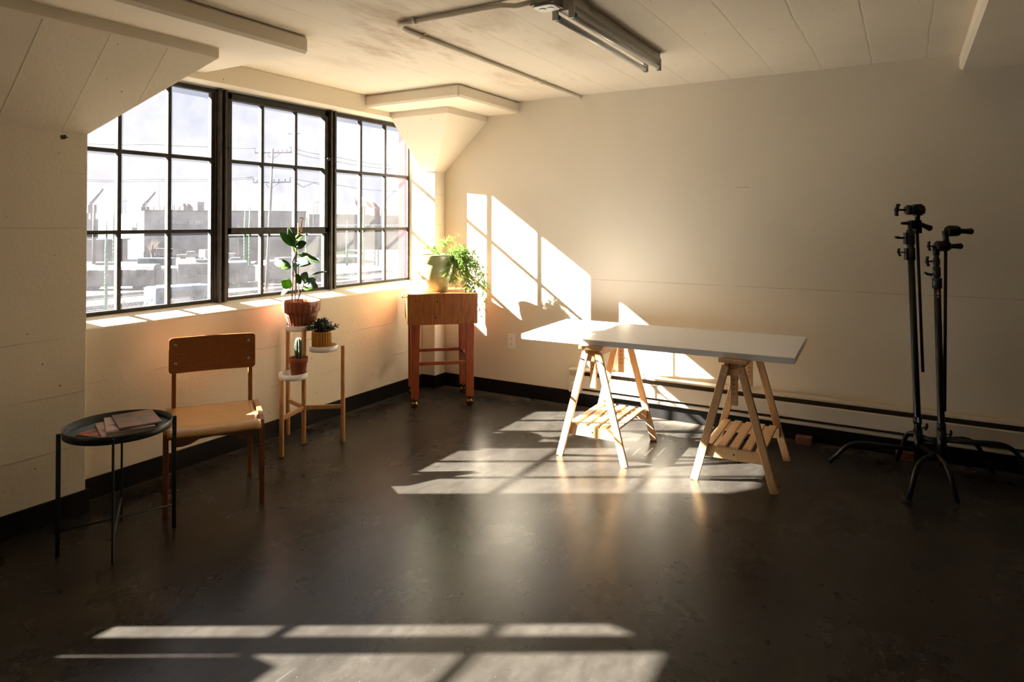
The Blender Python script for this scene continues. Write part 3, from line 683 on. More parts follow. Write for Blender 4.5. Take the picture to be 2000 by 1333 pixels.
# --- cactus
LX, LY = SX+trays[2][0][0], SY+trays[2][0][1]
cc = thing('cactus', 'small columnar cactus in a plain terracotta pot on the lowest tray', 'potted plant', (LX+.028, LY+.018, .461))
b = MB(); b.lathe([(.040, 0), (.0425, .004), (.053, .095), (.056, .096), (.0585, .127), (.057, .129), (.053, .127), (.051, .10), (.001, .10)], (0, 0, 0), 48, closed=True); b.build('pot', M_TERRA2, cc)
MB().lathe([(.001, .112), (.052, .110)], (0, 0, 0), 24, closed=True).build('soil', M_SOIL, cc)
prof = [(.014, .10), (.019, .13), (.0215, .17), (.020, .21), (.0155, .235), (.008, .247), (.001, .250)]
MB().lathe(prof, (0, 0, 0), 72, ribs=9, amp=.0032).build('body', mat('cactus green', (.045, .085, .022, 1), .6, var=.3, vscale=60), cc)
b = MB()
for k in range(9):
    a = 2*math.pi*k/9
    for j in range(15):
        t = j/14; z = .12+t*.127; r_ = np.interp(z, [p_[1] for p_ in prof], [p_[0] for p_ in prof])+.003
        c0 = Vector((r_*math.cos(a), r_*math.sin(a), z)); b.ball(c0, .0014, 6, 4)
        for q in range(3):
            aa = a+random.uniform(-.8, .8); b.tube([c0, c0+Vector((math.cos(aa), math.sin(aa), random.uniform(-.6, .9)))*.006], [.0004, .0001], 4, caps=False)
b.build('spines', mat('white spines', (.75, .72, .6, 1), .6), cc)

# ================================================================== butcher block cart with fern
M_BLOCK = wood('maple butcher block', (.36, .125, .026, 1), (.20, .055, .010, 1), (9, 9, 1.2), .42, .1, 7)
M_CLEG = wood('red stained cart leg', (.30, .058, .012, 1), (.19, .032, .007, 1), (9, 9, 1.2), .45, .1, 8)
M_KNOT = mat('black dowel', (.03, .012, .006, 1), .6)
CTH = .74; CXY = (-3.268, 4.362)
ct = thing('butcher_block_cart', 'thick wooden butcher block on four red-brown legs with ball casters, in the corner', 'kitchen cart', (CXY[0], CXY[1], 0), CTH)
wB, dB = .545, .50
b = MB(); ns = 13
rz_ = random.Random(3)
b.box(-wB/2, wB/2, -dB/2, dB/2, .652, .892)
blk = b.build('block', M_BLOCK, ct, .006)
for x, z, s_ in ((-.045, .832, .007), (-.055, .708, .006), (-.21, .84, .006), (.10, .80, .003)):
    b = MB(); b.lathe([(s_, 0), (s_, .0012)], (x, -dB/2, z), 14, M=Matrix.Rotation(R(90), 3, 'X')); b.build('dowel_plug', M_KNOT, blk)
b = MB()
for i in range(1, 13):
    x = -wB/2+wB*i/13+rz_.uniform(-.006, .006); b.box(x-.0007, x+.0007, -dB/2-.0006, -dB/2+.0004, .656, .888)
b.build('lamination_seam', mat('dark glue line', (.11, .035, .012, 1), .6), blk)
ly = .20; lx = .215
for sx in (-1, 1):
    for sy in (-1, 1):
        b = MB(); b.beam((sx*lx*1.0, sy*ly, .080), (sx*lx*.985, sy*ly, .652), .058, .052, (0, 1, 0), .070, .056); b.build('leg', M_CLEG, ct, .003)
        cst = MB(); x, y = sx*lx, sy*ly
        cst.tube([(x, y, .085), (x, y, .058)], .009, 10); cst.lathe([(.010, .078), (.018, .074), (.019, .066), (.012, .062)], (x, y, 0), 20)
        cst.ball((x, y, .029), .029, 24, 14, (1, .86, 1)); cst.tube([(x, y-.027, .029), (x, y+.027, .029)], .018, 14)
        cst.build('caster', M_BRASS, ct)
for (y, z, x0) in ((-ly, .345, lx), (ly, .375, lx)): MB().beam((-lx, y, z), (lx, y, z), .022, .026).build('rail', M_CLEG, ct, .003)
for sx in (-1, 1): MB().beam((sx*lx, -ly, .36), (sx*lx, ly, .36), .022, .026).build('rail', M_CLEG, ct, .003)
b = MB(); x = -wB/2
b.tube([(x, .02, .862), (x-.035, .02, .862), (x-.048, .02, .872)], .004, 8); b.tube([(x, -.16, .862), (x-.035, -.16, .862), (x-.048, -.16, .872)], .004, 8); b.tube([(x-.035, .03, .866), (x-.035, -.17, .866)], .004, 8)
b.build('towel_bar', mat('bright steel rod', (.7, .62, .5, 1), .25, 1), ct)
# fern and its pot
FX, FY = -3.283, 4.315
fn = thing('asparagus_fern', 'trailing feathery fern in a sage green glazed pot on the butcher block', 'potted plant', (FX, FY, .893))
M_SAGE = mat('sage green glaze', (.40, .43, .20, 1), .3, var=.08, vscale=12, coat=.5)
b = MB(); b.lathe([(.092, 0), (.10, .004), (.135, .14), (.150, .215), (.148, .222), (.1535, .228), (.157, .285), (.1585, .292), (.155, .297), (.147, .293), (.144, .27), (.14, .25), (.001, .25)], (0, 0, 0), 72, closed=True); b.build('pot', M_SAGE, fn)
MB().lathe([(.001, .272), (.144, .266)], (0, 0, 0), 32, closed=True).build('soil', M_SOIL, fn)
M_FERN = mat('asparagus fern green', (.27, .42, .08, 1), .5, var=.35, vscale=6, trans=.5)
random.seed(21)
fo = Vector((FX, FY, .893))
def fpx(px, py, dd): return at(px, py, 5.38+dd)-fo
def frond(mb, P0, P1, P2, P3, dens, spread, thin=1.0):
    P0, P1, P2, P3 = map(Vector, (P0, P1, P2, P3)); N_ = 16
    cur = [P0*(1-t)**3+P1*3*t*(1-t)**2+P2*3*t*t*(1-t)+P3*t**3 for t in [i/N_ for i in range(N_+1)]]
    mb.tube(cur, [.0013]*(N_-3)+[.001, .0008, .0006, .0004], 4, caps=False)
    for q in range(dens):
        t = random.uniform(.14, 1); i = min(N_-1, int(t*N_)); p = cur[i].lerp(cur[i+1], t*N_-i); d = (cur[i+1]-cur[i]).normalized()
        sd_ = Vector((random.gauss(0, 1), random.gauss(0, 1), random.gauss(0, 1))); sd_ = (sd_-d*sd_.dot(d)).normalized()
        ln_ = spread*random.uniform(.5, 1.1)*(1.1-.45*t); dirv = (sd_+d*.7+Vector((0, 0, -.15))).normalized(); tip = p+dirv*ln_
        mb.tube([p, tip], [.0006, .0003], 3, caps=False)
        for k in range(9):
            u = (k+1)/9; c = p.lerp(tip, u)
            for z_ in range(3):
                nd = Vector((random.gauss(0, 1), random.gauss(0, 1), random.gauss(0, 1))).normalized()+dirv*.8; nd.normalize(); w_ = nd.orthogonal().normalized()*.0016*thin
                e = c+nd*random.uniform(.006, .011); mb.add([c-w_, c+w_, e], [(0, 1, 2)], False)
# trailing fronds measured off the photograph: start, two handles, tip
trail = [((880, 500), (905, 470), (925, 520), (905, 575)), ((880, 500), (915, 475), (940, 520), (938, 600)), ((875, 500), (900, 480), (925, 500), (935, 560)), ((870, 500), (890, 485), (895, 520), (880, 545)),
         ((875, 500), (895, 490), (905, 530), (918, 585)), ((885, 500), (915, 485), (950, 530), (944, 618)), ((865, 500), (875, 495), (880, 520), (872, 540)), ((870, 500), (870, 480), (865, 470), (868, 478)),
         ((865, 500), (860, 478), (870, 462), (892, 464)), ((862, 502), (858, 480), (866, 470), (888, 467)), ((880, 500), (900, 490), (918, 540), (928, 600)), ((876, 500), (900, 475), (915, 490), (925, 530)),
         ((880, 503), (905, 495), (925, 530), (930, 580)), ((882, 500), (910, 500), (915, 560), (922, 590)), ((878, 500), (890, 500), (892, 535), (889, 560)), ((870, 500), (880, 505), (885, 520), (878, 555)),
         ((884, 502), (930, 480), (955, 540), (948, 590)), ((880, 500), (925, 465), (945, 500), (950, 560)), ((880, 500), (895, 480), (905, 500), (905, 545)), ((884, 502), (910, 510), (935, 560), (940, 630))]
b = MB()
for i, f_ in enumerate(trail):
    dd = random.uniform(-.16, .10); q = [fpx(px, py, dd*k/3) for k, (px, py) in enumerate(f_)]
    q[0] = Vector((random.uniform(-.02, .08), random.uniform(-.05, .05), .27)); 
    if i in (7, 8, 9): q[0] = Vector((-.02, -.01, .27))
    frond(b, *q, 70 if i not in (7, 8, 9) else 30, .062 if i not in (7, 8, 9) else .04)
    if i not in (7, 8, 9): frond(b, q[0]+Vector((0, .03, 0)), q[1]+Vector((.03, -.03, .02)), q[2]+Vector((random.uniform(-.05, .03), random.uniform(-.06, .02), .03)), q[3].lerp(q[2], .3)+Vector((random.uniform(-.05, .04), random.uniform(-.05, .04), .0)), 46, .055)
for i in range(3):
    a = random.uniform(0, 6.28); r_ = random.uniform(.06, .12); h_ = random.uniform(.05, .12)
    frond(b, (0, 0, .27), (r_*.3*math.cos(a), r_*.3*math.sin(a), .27+h_), (r_*math.cos(a), r_*math.sin(a), .27+h_*1.2), (r_*1.5*math.cos(a), r_*1.5*math.sin(a), .27+h_*.6), 26, .036)
b.build('foliage', M_FERN, fn)
b = MB()                                              # long bare arching runners
for pts_ in (((872, 500), (895, 430), (905, 455), (903, 490)), ((872, 500), (888, 478), (915, 470), (925, 500)), ((872, 500), (900, 462), (935, 475), (938, 520))):
    q = [fpx(x, y, -.02*k) for k, (x, y) in enumerate(pts_)]; q[0] = Vector((0, 0, .27))
    b.tube([q[0]*(1-t)**3+q[1]*3*t*(1-t)**2+q[2]*3*t*t*(1-t)+q[3]*t**3 for t in [i/14 for i in range(15)]], .0007, 4)
b.build('runner', M_FERN, fn)

# ================================================================== table
M_TOP = mat('white laminate', (.80, .79, .80, 1), .34, var=.015, vscale=3)
TRZ = .040
tp = thing('table_top', 'large white rectangular table top lying across two wooden trestles', 'table top', (-1.338, 4.115, .698), TRZ)
MB().box(-.815, .815, -.37, .37, 0, .034).build('board', M_TOP, tp, .0025)
M_PINE = wood('pale pine', (.66, .41, .19, 1), (.55, .31, .125, 1), (10, 10, 1.6), .5, .1)
M_PINEH = mat('dark peg hole', (.12, .06, .025, 1), .8)
def trestle(loc, rz, label):
    t = thing('trestle', label, 'trestle', loc, rz, 'wooden trestles under the table')
    ztop = .655
    for sy, yf in ((-1, -.28), (1, .28)):
        for sx in (-1, 1):
            b = MB(); b.beam((sx*.212, yf, 0), (sx*.040, yf*.96, ztop), .042, .022, (0, 1, 0)); o = b.build('leg', M_PINE, t, .003)
        b = MB(); yi = yf*.96-sy*.026                        # slotted height post with holes, hangs inside the frame
        b.box(-.019, .019, yi-.012, yi+.012,   .435, .672); po = b.build('height_post', M_PINE, t, .002)
        h = MB()
        for k in range(6):
            for s2 in (-1, 1): h.lathe([(.0042, 0), (.0042, .0006)], (s2*.0191, yi, .50+k*.026), 10, M=Matrix.Rotation(R(90*s2), 3, 'Y'))
            h.lathe([(.0042, 0), (.0042, .0006)], (0, yi-.0121, .50+k*.026), 10, M=Matrix.Rotation(R(90), 3, 'X'))
        h.build('peg_hole', M_PINEH, po)
        b = MB(); b.box(-.062, .062, yf*.96-sy*.012-.010, yf*.96-sy*.012+.010, .60, .640); b.build('cross_block', M_PINE, t, .002)
        b = MB(); yb2 = yf*.99-sy*.020
        b.beam((-.172, yb2, .168), (.172, yb2, .168), .016, .062); s_ = b.build('stretcher', M_PINE, t, .002)
        sc = MB(); sc.lathe([(.006, 0), (.005, .002)], (0, yb2-.008, .168), 12, M=Matrix.Rotation(R(90), 3, 'X')); sc.build('screw', M_CHROME, s_)
    for x in (-.036, .036):
        MB().box(x-.012, x+.012, -.27, .27, .635, .676).build('top_rail', M_PINE, t, .002)
    MB().box(-.075, .075, -.305, .305, .676, .697).build('top_board', M_PINE, t, .003)
    for k in range(5):
        x = -.136+k*.068; MB().box(x-.022, x+.022, -.262, .262, .196, .210).build('shelf_slat', M_PINE, t, .002)
    for sx in (-1, 1):
        w_ = MB(); w_.tube([(sx*.046, -.29, .615), (sx*.046, -.305, .615)], .004, 8); w_.beam((sx*.046-.014, -.306, .620), (sx*.046+.014, -.306, .612), .004, .008); w_.build('wing_nut', M_CHROME, t)
    return t
trestle((-1.655, 4.005, 0), .02, 'pine trestle with slatted shelf under the left end of the white table top')
trestle((-.832, 4.045, 0), .03, 'pine trestle with slatted shelf under the right end of the white table top')

# ================================================================== light stands
M_BLK = mat('black metal', (.010, .010, .011, 1), .34, .3, var=.3, vscale=30)
M_BLKR = mat('black rubber handle', (.008, .008, .009, 1), .6)
M_GREY = mat('dark grey cast metal', (.035, .037, .042, 1), .45, .4)
def tknob(mb, c, d, L_, w_, tilt=0):
    """t-handle: shank along d from c, then a flared bar across"""
    c = Vector(c); d = Vector(d).normalized(); e = c+d*L_; up = Vector((0, 0, 1)); ax = (up*math.cos(tilt)+d*math.sin(tilt)).normalized()
    mb.tube([c, e], w_*.28, 10)
    mb.tube([e-ax*w_*1.6, e-ax*w_*1.45, e-ax*w_*.9+d*.003, e+d*.006, e+ax*w_*.9+d*.003, e+ax*w_*1.45, e+ax*w_*1.6], [w_*.42, w_*.55, w_*.42, w_*.62, w_*.42, w_*.55, w_*.42], 12)
def bar(mb, c, d, L_, r0, r1): c = Vector(c); d = Vector(d).normalized(); mb.tube([c, c+d*L_*.1, c+d*L_*.5, c+d*L_*.92, c+d*L_], [r0*.6, r0, (r0+r1)*.45, r1, r1*.7], 12)
RV = _R; 
def cstand(base, label, feet, hub, colbot, ztop, lean, kind):
    st = thing('light_stand', label, 'light stand', base, 0, 'black light stands by the back wall')
    bx = Vector(base)
    for i, (fx_, fy_) in enumerate(feet):
        f_ = Vector((fx_, fy_, .011))-Vector((bx.x, bx.y, 0)); d = Vector((f_.x, f_.y, 0)); L_ = d.length; d.normalize(); z0 = hub+i*.03
        start = Vector((0, 0, z0))+d*.015; knee = d*(L_*.74)+Vector((0, 0, z0+.012))
        pts_ = [start, start.lerp(knee, .72)]+arc(start.lerp(knee, .72), knee+d*.01, knee.lerp(f_, .38), 7)[1:]+[f_]
        MB().tube(pts_, .0125, 12).build('leg', M_BLK, st)
    lv_ = Vector((lean[0], lean[1], 0))
    def ax(z): return Vector((0, 0, z))+lv_*(z/ztop)
    b = MB(); b.tube([ax(colbot), ax(colbot+.004), ax(.31), ax(ztop)], [.014, .0185, .0185, .0175], 20); b.tube([ax(hub-.03), ax(hub+.12)], .024, 20); b.tube([ax(.29), ax(.33)], .0225, 20)
    col = b.build('column', M_BLK, st)
    k = MB()
    zz = ax(.26); tknob(k, zz+RV*.02, RV+Vector((0, 0, .35)), .03, .012, .2); k.build('base_knob', M_BLKR, st)
    if kind == 1:
        b = MB(); b.tube([ax(ztop), ax(ztop+.02), ax(ztop+.17)], [.021, .019, .019], 18)
        for z in (ztop-.005, ztop+.085): b.tube([ax(z), ax(z+.07)], .0235, 18); b.obox(ax(z+.035)-RV*.018, (.030, .026, .068), R(YAW))
        b.build('collar', M_GREY, st)
        for z, tl in ((ztop+.04, .15), (ztop+.125, 1.45)):
            k = MB(); tknob(k, ax(z)-RV*.03, -RV, .035, .014, tl); k.build('collar_knob', M_BLKR, st)
        zh = ztop+.20
        g = MB(); c0 = ax(zh); g.tube([ax(ztop+.15), c0+Vector((0, 0, .01))], .012, 12); g.obox(c0+RV*.03, (.06, .03, .05), R(YAW)); g.obox(c0+RV*.045-Vector((0, 0, .035)), (.035, .028, .03), R(YAW))
        bar(g, c0-RV*.0+Vector((0, 0, .008)), -RV, .05, .012, .008); g.build('lower_grip_head', M_BLK, st)
        k = MB(); bar(k, c0+RV*.055+Vector((0, 0, .005)), RV+Vector((0, 0, -.42)), .075, .013, .018); k.build('grip_handle', M_BLKR, st)
        g = MB(); c1 = c0+Vector((0, 0, .085))+RV*.045; g.obox(c1, (.034, .034, .066), R(YAW)); g.tube([c1-RV*.068, c1-RV*.06, c1+RV*.018], [.022, .0285, .0285], 22); g.tube([c1-Vector((0, 0, .06)), c1], .014, 12)
        g.tube([c1+RV*.0, c1+RV*.03], .030, 8); g.build('upper_grip_head', M_BLK, st)
        g = MB(); g.tube([c1-RV*.0405, c1-RV*.0385], .0288, 22); g.build('washer_ring', mat('bright washer', (.4, .4, .4, 1), .3, .9), st)
        k = MB(); tknob(k, c1-RV*.065, -RV, .05, .022, -.18); k.build('grip_handle', M_BLKR, st)
        ar = c0+RV*.042
        MB().tube([ar+Vector((0, 0, -.02)), ar+Vector((0, 0, -.02))+RV*.028+Vector((0, 0, -.83))], .0085, 12).build('grip_arm', M_BLK, st)
    else:
        b = MB(); b.tube([ax(ztop), ax(ztop+.012)], .025, 18); b.tube([ax(ztop-.045), ax(ztop+.01)], .0245, 18); b.tube([ax(ztop+.02), ax(ztop+.075)], .0195, 18); b.tube([ax(ztop), ax(ztop+.19)], .013, 16); b.tube([ax(ztop+.085), ax(ztop+.12)], .0175, 16)
        b.build('collar', M_GREY, st)
        for z, tl, w_ in ((ztop+.035, 1.2, .013), (ztop+.105, .1, .017)):
            k = MB(); tknob(k, ax(z)-RV*.02, -RV, .028, w_, tl); k.build('collar_knob', M_BLKR, st)
        c0 = ax(ztop+.19)+RV*.03
        g = MB(); g.tube([c0-RV*.035, c0-RV*.025, c0+RV*.03, c0+RV*.045], [.018, .029, .029, .022], 20); g.tube([ax(ztop+.14), ax(ztop+.185)], .017, 14); g.build('lower_grip_head', M_BLK, st)
        k = MB(); tknob(k, c0-RV*.045, -RV, .022, .016, .1); k.build('grip_knob', M_BLKR, st)
        k = MB(); bar(k, c0+RV*.04, RV, .075, .013, .017); k.build('grip_handle', M_BLKR, st)
        c1 = c0+Vector((0, 0, .085))+RV*.065
        g = MB(); g.tube([c1-RV*.035, c1-RV*.022, c1+RV*.022, c1+RV*.035], [.024, .031, .031, .024], 20); g.tube([c1-RV*.045+Vector((0, 0, .0)), c1-RV*.035-Vector((0, 0, .075))], .015, 12); g.build('upper_grip_head', M_BLK, st)
        k = MB(); bar(k, c1+RV*.03, RV+Vector((0, 0, -.03)), .08, .014, .018); k.build('grip_handle', M_BLKR, st)
        ar = c0+RV*.024
        MB().tube([ar+Vector((0, 0, 0)), ar-RV*.012+Vector((0, 0, -.92))], .0085, 12).build('grip_arm', M_BLK, st)
        s_ = MB(); 
        for zc, hh, in ((ztop-.07, .026),):
            for k_ in range(5):
                pass
    return st, ax
s1, ax1 = cstand((.058, 4.50, 0), 'taller black light stand, left of the pair, with a T-handle grip head on top', [(-.404, 4.416), (.219, 4.099), (.42, 4.70)], .135, .075, 1.235, (-.035, -.02), 1)
s2, ax2 = cstand((.168, 4.42, 0), 'shorter black light stand, right of the pair, red and white sticker on pole', [(.003, 4.007), (-.056, 4.652), (.60, 4.50)], .175, .09, 1.125, (-.022, -.012), 2)
def sticker(parent, axf, z, h_, m, off=-.4, r_=.0186, w_=.5):
    b = MB(); vs = []; n_ = 6; c = axf(z); e = axf(z+h_); a0 = math.atan2(-_F0.y, -_F0.x)+off
    for k in range(n_+1):
        a = a0-w_/2+w_*k/n_; d = Vector((math.cos(a), math.sin(a), 0))
        vs += [c+d*r_, e+d*r_, c+d*(r_+.0003), e+d*(r_+.0003)]
    fs = [(4*k+2, 4*k+6, 4*k+7, 4*k+3) for k in range(n_)]+[(4*k, 4*k+1, 4*k+5, 4*k+4) for k in range(n_)]
    b.add(vs, fs); return b.build('sticker', m, parent)
M_STR = mat('red sticker', (.6, .03, .02, 1), .5); M_STW = mat('white sticker', (.7, .7, .68, 1), .5); M_STO = mat('orange tape', (.6, .28, .03, 1), .5)
sticker(s2, ax2, 1.058, .016, M_STR); sticker(s2, ax2, 1.047, .010, M_STW); sticker(s2, ax2, 1.030, .009, M_STW, w_=.35)
sticker(s1, ax1, .30, .03, M_STW, r_=.0230); sticker(s1, ax1, .20, .006, M_STO, r_=.0190, w_=1.0)
M_SPECK = None

# ================================================================== unseen box added on the hidden sill beside the camera to shadow the floor
sp = thing('shadow_caster_box', 'unseen cardboard box added on the sill of the other window to cast the floor shadow', 'box', (XG+.090, -.005, .930), .0)
M_CARD = mat('brown cardboard', (.33, .21, .11, 1), .85, var=.12, vscale=20)
MB().box(-.055, .055, -.33, .33, .0, .455).build('carton', M_CARD, sp, .002)
for k in (-1, 1): MB().beam((k*.055, -.32, .456), (k*.012, -.32+.64, .470), .004, .002).build('flap', M_CARD, sp)
MB().box(-.0554, .0554, -.03, .03, .0, .4562).build('tape', mat('tape', (.45, .33, .18, 1), .3), sp)

#OUTSIDE
# ================================================================== the rail yard outside
def em(name, c, rough=.8, var=.2, vs=1.5, **k): return mat(name, c, rough, var=var, vscale=vs, **k)
M_GROUND = em('pale gravel and asphalt', (.043, .040, .041, 1), .9, .45, .12, detail=8)
M_SHED = em('grey corrugated metal cladding', (.12, .12, .14, 1), .6, .06, .3)
M_TAN = em('tan plinth', (.09, .075, .06, 1), .8)
M_ROOFW = em('white membrane roof', (.075, .075, .078, 1), .7, .05)
M_VWHITE = em('white vehicle paint', (.12, .12, .125, 1), .35, .03)
M_VDARK = mat('dark vehicle glass', (.012, .014, .018, 1), .15)
M_TYRE = mat('tyre rubber', (.01, .01, .01, 1), .8)
M_TEAL = em('teal blue container paint', (.015, .05, .07, 1), .6, .1)
M_TRAIN = em('silver train body', (.075, .08, .085, 1), .35, .06)
M_TRSTR = em('warm orange train stripe', (.12, .045, .02, 1), .5)
M_GREEN2 = em('pale green painted steel', (.02, .13, .035, 1), .6, .05)
M_GRDARK = mat('dark green band', (.01, .035, .018, 1), .6)
M_POLE = em('weathered utility pole timber', (.075, .055, .05, 1), .85, .3, 3)
M_CRANE = em('grey crane steel', (.06, .06, .065, 1), .6); M_CRANER = em('red crane steel', (.20, .05, .04, 1), .6)
M_TWIG = em('bare brown twigs', (.030, .020, .017, 1), .9)
M_FAR = em('pale distant sheds', (.085, .085, .09, 1), .8, .15, .02)
M_WIRE = mat('black cable', (.02, .02, .022, 1), .6)
g = MB().box(-900, 500, 20, 1400, GZ-.5, GZ); g.box(-900, -5, -60, 20, GZ-.5, GZ)
tag(g.build('ground', M_GROUND), None, None, kind='structure')

def seg(p, q, z0, z1, thick, mb):      # wall-like block between two ground points, thickness away from the camera
    p = Vector((p.x, p.y, 0)); q = Vector((q.x, q.y, 0)); d = (q-p).normalized(); n = Vector((-d.y, d.x, 0))
    if n.dot(p) < 0: n = -n
    vs = [Vector((v.x, v.y, z)) for z in (z0, z1) for v in (p, q, q+n*thick, p+n*thick)]
    mb.add(vs, [(3, 2, 1, 0), (4, 5, 6, 7), (0, 1, 5, 4), (1, 2, 6, 5), (2, 3, 7, 6), (3, 0, 4, 7)]); return d, n
# main workshop with lettering
A0, A1, A2 = gat(192, 176), gat(281.7, 168), gat(598, 187)
ztA = zat(411.7, 168)
wh = thing('workshop_building', 'long grey metal-clad workshop outside with white lettering high on its wall', 'building', tuple(A1))
b = MB(); d_, n_ = seg(A1-A1, A2-A1, 0, ztA-GZ, 40, b); b.build('right_hall', M_SHED, wh)
b = MB(); P0 = A0-A1; zl_ = zat(425, 176)-GZ; 
nn_ = n_*40
vs = [Vector((P0.x, P0.y, 0)), Vector((0, 0, 0)), Vector((0, 0, ztA-GZ)), Vector((P0.x, P0.y, zl_))]
b.add([v for v in vs]+[v+nn_ for v in vs], [(0, 1, 2, 3), (7, 6, 5, 4), (0, 4, 5, 1), (3, 2, 6, 7), (0, 3, 7, 4), (1, 5, 6, 2)]); b.build('gable_end', em('mauve grey cladding', (.105, .095, .105, 1), .7, .08, .5), wh)
dl = (Vector((P0.x, P0.y, 0))).normalized(); nl = -n_
b = MB(); c = P0*.5-n_*.15; b.beam(Vector((P0.x, P0.y, .8))-n_*.2, Vector((0, 0, .8))-n_*.2, .3, 1.5); b.build('plinth', M_TAN, wh)
for px_ in (250.0, 264.0):
    w_ = at(px_, 440, 170)-A1; b = MB(); b.beam(w_-dl*.75-n_*.5, w_+dl*.75-n_*.5, .3, 1.3); b.build('window', mat('plain white pane', (.6, .6, .6, 1), .3), wh)  # gable panes in one even white, no emission
zc_ = ztA-GZ
b = MB(); b.beam(Vector((0, 0, zc_)), (A2-A1)+Vector((0, 0, zc_)), .5, .35); b.build('roof_edge', em('dark roof edge', (.03, .03, .035, 1)), wh)
# lettering
fc = bpy.data.curves.new('lettering', 'FONT'); fc.body = 'MAINTENANCE OF WAY'; fc.size = 1.35; fc.extrude = .05; fc.space_character = 1.18
fo_ = bpy.data.objects.new('tmp', fc); COL.objects.link(fo_); dg = bpy.context.evaluated_depsgraph_get(); dg.update()
lm = bpy.data.meshes.new_from_object(fo_.evaluated_get(dg)); bpy.data.objects.remove(fo_)
xs_ = [v.co.x for v in lm.vertices]; ys_ = [v.co.y for v in lm.vertices]
L0 = at(313, 438, 169); L1 = at(397, 438, 172.5)
dR = Vector((A2.x-A1.x, A2.y-A1.y, 0)).normalized()
sx_ = (L1-L0).length/(max(xs_)-min(xs_)); hgt_ = 7.5*170/FPX
base_ = A1+dR*((Vector((L0.x, L0.y, 0))-Vector((A1.x, A1.y, 0))).dot(dR)); 
for v in lm.vertices:
    x = (v.co.x-min(xs_))*sx_; y = (v.co.y-min(ys_))/(max(ys_)-min(ys_))*hgt_; z = v.co.z
    q = base_-A1+dR*x-n_*(.35+z); v.co = Vector((q.x, q.y, L0.z-GZ+y))
lm.materials.clear(); lm.materials.append(mat('white sign letters', (.5, .5, .52, 1), .5))
lo = bpy.data.objects.new('lettering', lm); COL.objects.link(lo); lo.parent = wh; lo['label'] = 'white MAINTENANCE OF WAY lettering'
# roof plant and vents
for i, (px_, y0, y1, w_) in enumerate(((382, 399, 412, 2.2), (370, 403, 412, .5), (362, 402, 412, .5))):
    c = at(px_, 412, 178)-A1; hh = (y1-y0)*178/FPX+1.2; MB().box(c.x-w_, c.x+w_, c.y-1, c.y+1, zc_-.5, zc_-.5+hh).build('roof_unit', M_FAR if i == 0 else M_POLE, wh)
# lower building with white roof
B0, B1 = gat(438, 152), gat(636, 158)
lb = thing('low_building', 'low grey outbuilding with a flat white roof in front of the workshop', 'building', tuple(B0))
b = MB(); seg(B0-B0, B1-B0, 0, zat(466, 152)-GZ, 12, b); b.build('wall', em('grey wall', (.07, .068, .075, 1), .8), lb)
b = MB(); seg(Vector((0, 0, 0))-dR*1, (B1-B0)+dR*1, zat(466, 152)-GZ, zat(458, 152)-GZ, 14, b); b.build('roof', M_ROOFW, lb)
# far pale sheds to the right and scattered roofs on the skyline
for i, (x0, x1, y0, y1, D, lab) in enumerate(((604, 712, 419, 437, 260, 'long pale shed far across the yard, left of the red cranes'), (714, 800, 421, 437, 285, 'pale shed on the skyline beneath the red cranes'), (640, 800, 440, 452, 215, 'low dark-roofed building in front of the pale sheds'), (165, 196, 428, 452, 230, 'pale shed at the far left edge of the view'), (166, 200, 468, 478, 150, 'low hedge-topped wall at the far left of the yard'))):
    p, q = gat(x0, D), gat(x1, D); o = thing('distant_shed', lab, 'building', tuple(p)); b = MB(); z1 = zat(y0, D)-GZ
    seg(p-p, q-p, 0, z1*.93, 10, b); b.build('wall', M_FAR if i != 2 else em('dim grey wall', (.06, .055, .06, 1)), o)
    b = MB(); seg(p-p, q-p, z1*.93, z1, 11, b); b.build('roof', M_ROOFW if i != 2 else M_SHED, o)
    if i < 2:
        b = MB(); dq = (q-p).normalized(); 
        for k in range(14): c = (q-p)*((k+.5)/14); nn2 = Vector((dq.y, -dq.x, 0)); nn2 = nn2 if nn2.dot(p) < 0 else -nn2; b.beam(c-dq*.9+nn2*.1+Vector((0, 0, z1*.6)), c+dq*.9+nn2*.1+Vector((0, 0, z1*.6)), .1, 1.2)
        b.build('window_row', M_SHED, o)
# utility poles
def upole(D, px_t, py_t, px_b, arms, label, r=.15, brace=True):
    base = gat(px_b, D); T_ = at(px_t, py_t, D); t = thing('utility_pole', label, 'utility pole', tuple(base)); rel = T_-base
    MB().tube([(0, 0, 0), rel], [r*1.25, r*.85], 12).build('pole', M_POLE, t); tips = []
    for (x0, x1, y, ins) in arms:
        a = at(x0, y, D)-base; c = at(x1, y-1, D)-base; cm = MB().beam(a, c, .10, .13).build('crossarm', M_CRANE, t)
        b = MB()
        for u in ins:
            p = a.lerp(c, u); b.tube([p, p+Vector((0, 0, .18)), p+Vector((0, 0, .34)), p+Vector((0, 0, .36))], [.035, .05, .07, .03], 8); tips.append(base+p+Vector((0, 0, .36)))
        b.build('insulator', M_POLE, t)
        if brace:
            xm = (x0+x1)/2; yy = y
            b = MB(); pc = at(px_t+(px_b-px_t)*(y-py_t+12)/240., y+12, D)-base
            b.tube([a.lerp(c, .28), pc], .03, 6); b.tube([a.lerp(c, .72), pc], .03, 6); b.build('brace', M_POLE, t)
    return tips
tp1 = upole(72, 532.5, 291, 520, [(498, 570, 299, (.0, .1, .62, .74, .86, .98)), (495, 568, 357, (0, .1, .55, .68, .85, .98))], 'nearest utility pole with two insulator crossarms, rising behind the window middle')
tp2 = upole(120, 573.5, 255, 572, [(562, 586, 262, (.1, .5, .9))], 'farther utility pole with one short crossarm, right of the nearest pole', .12, False)
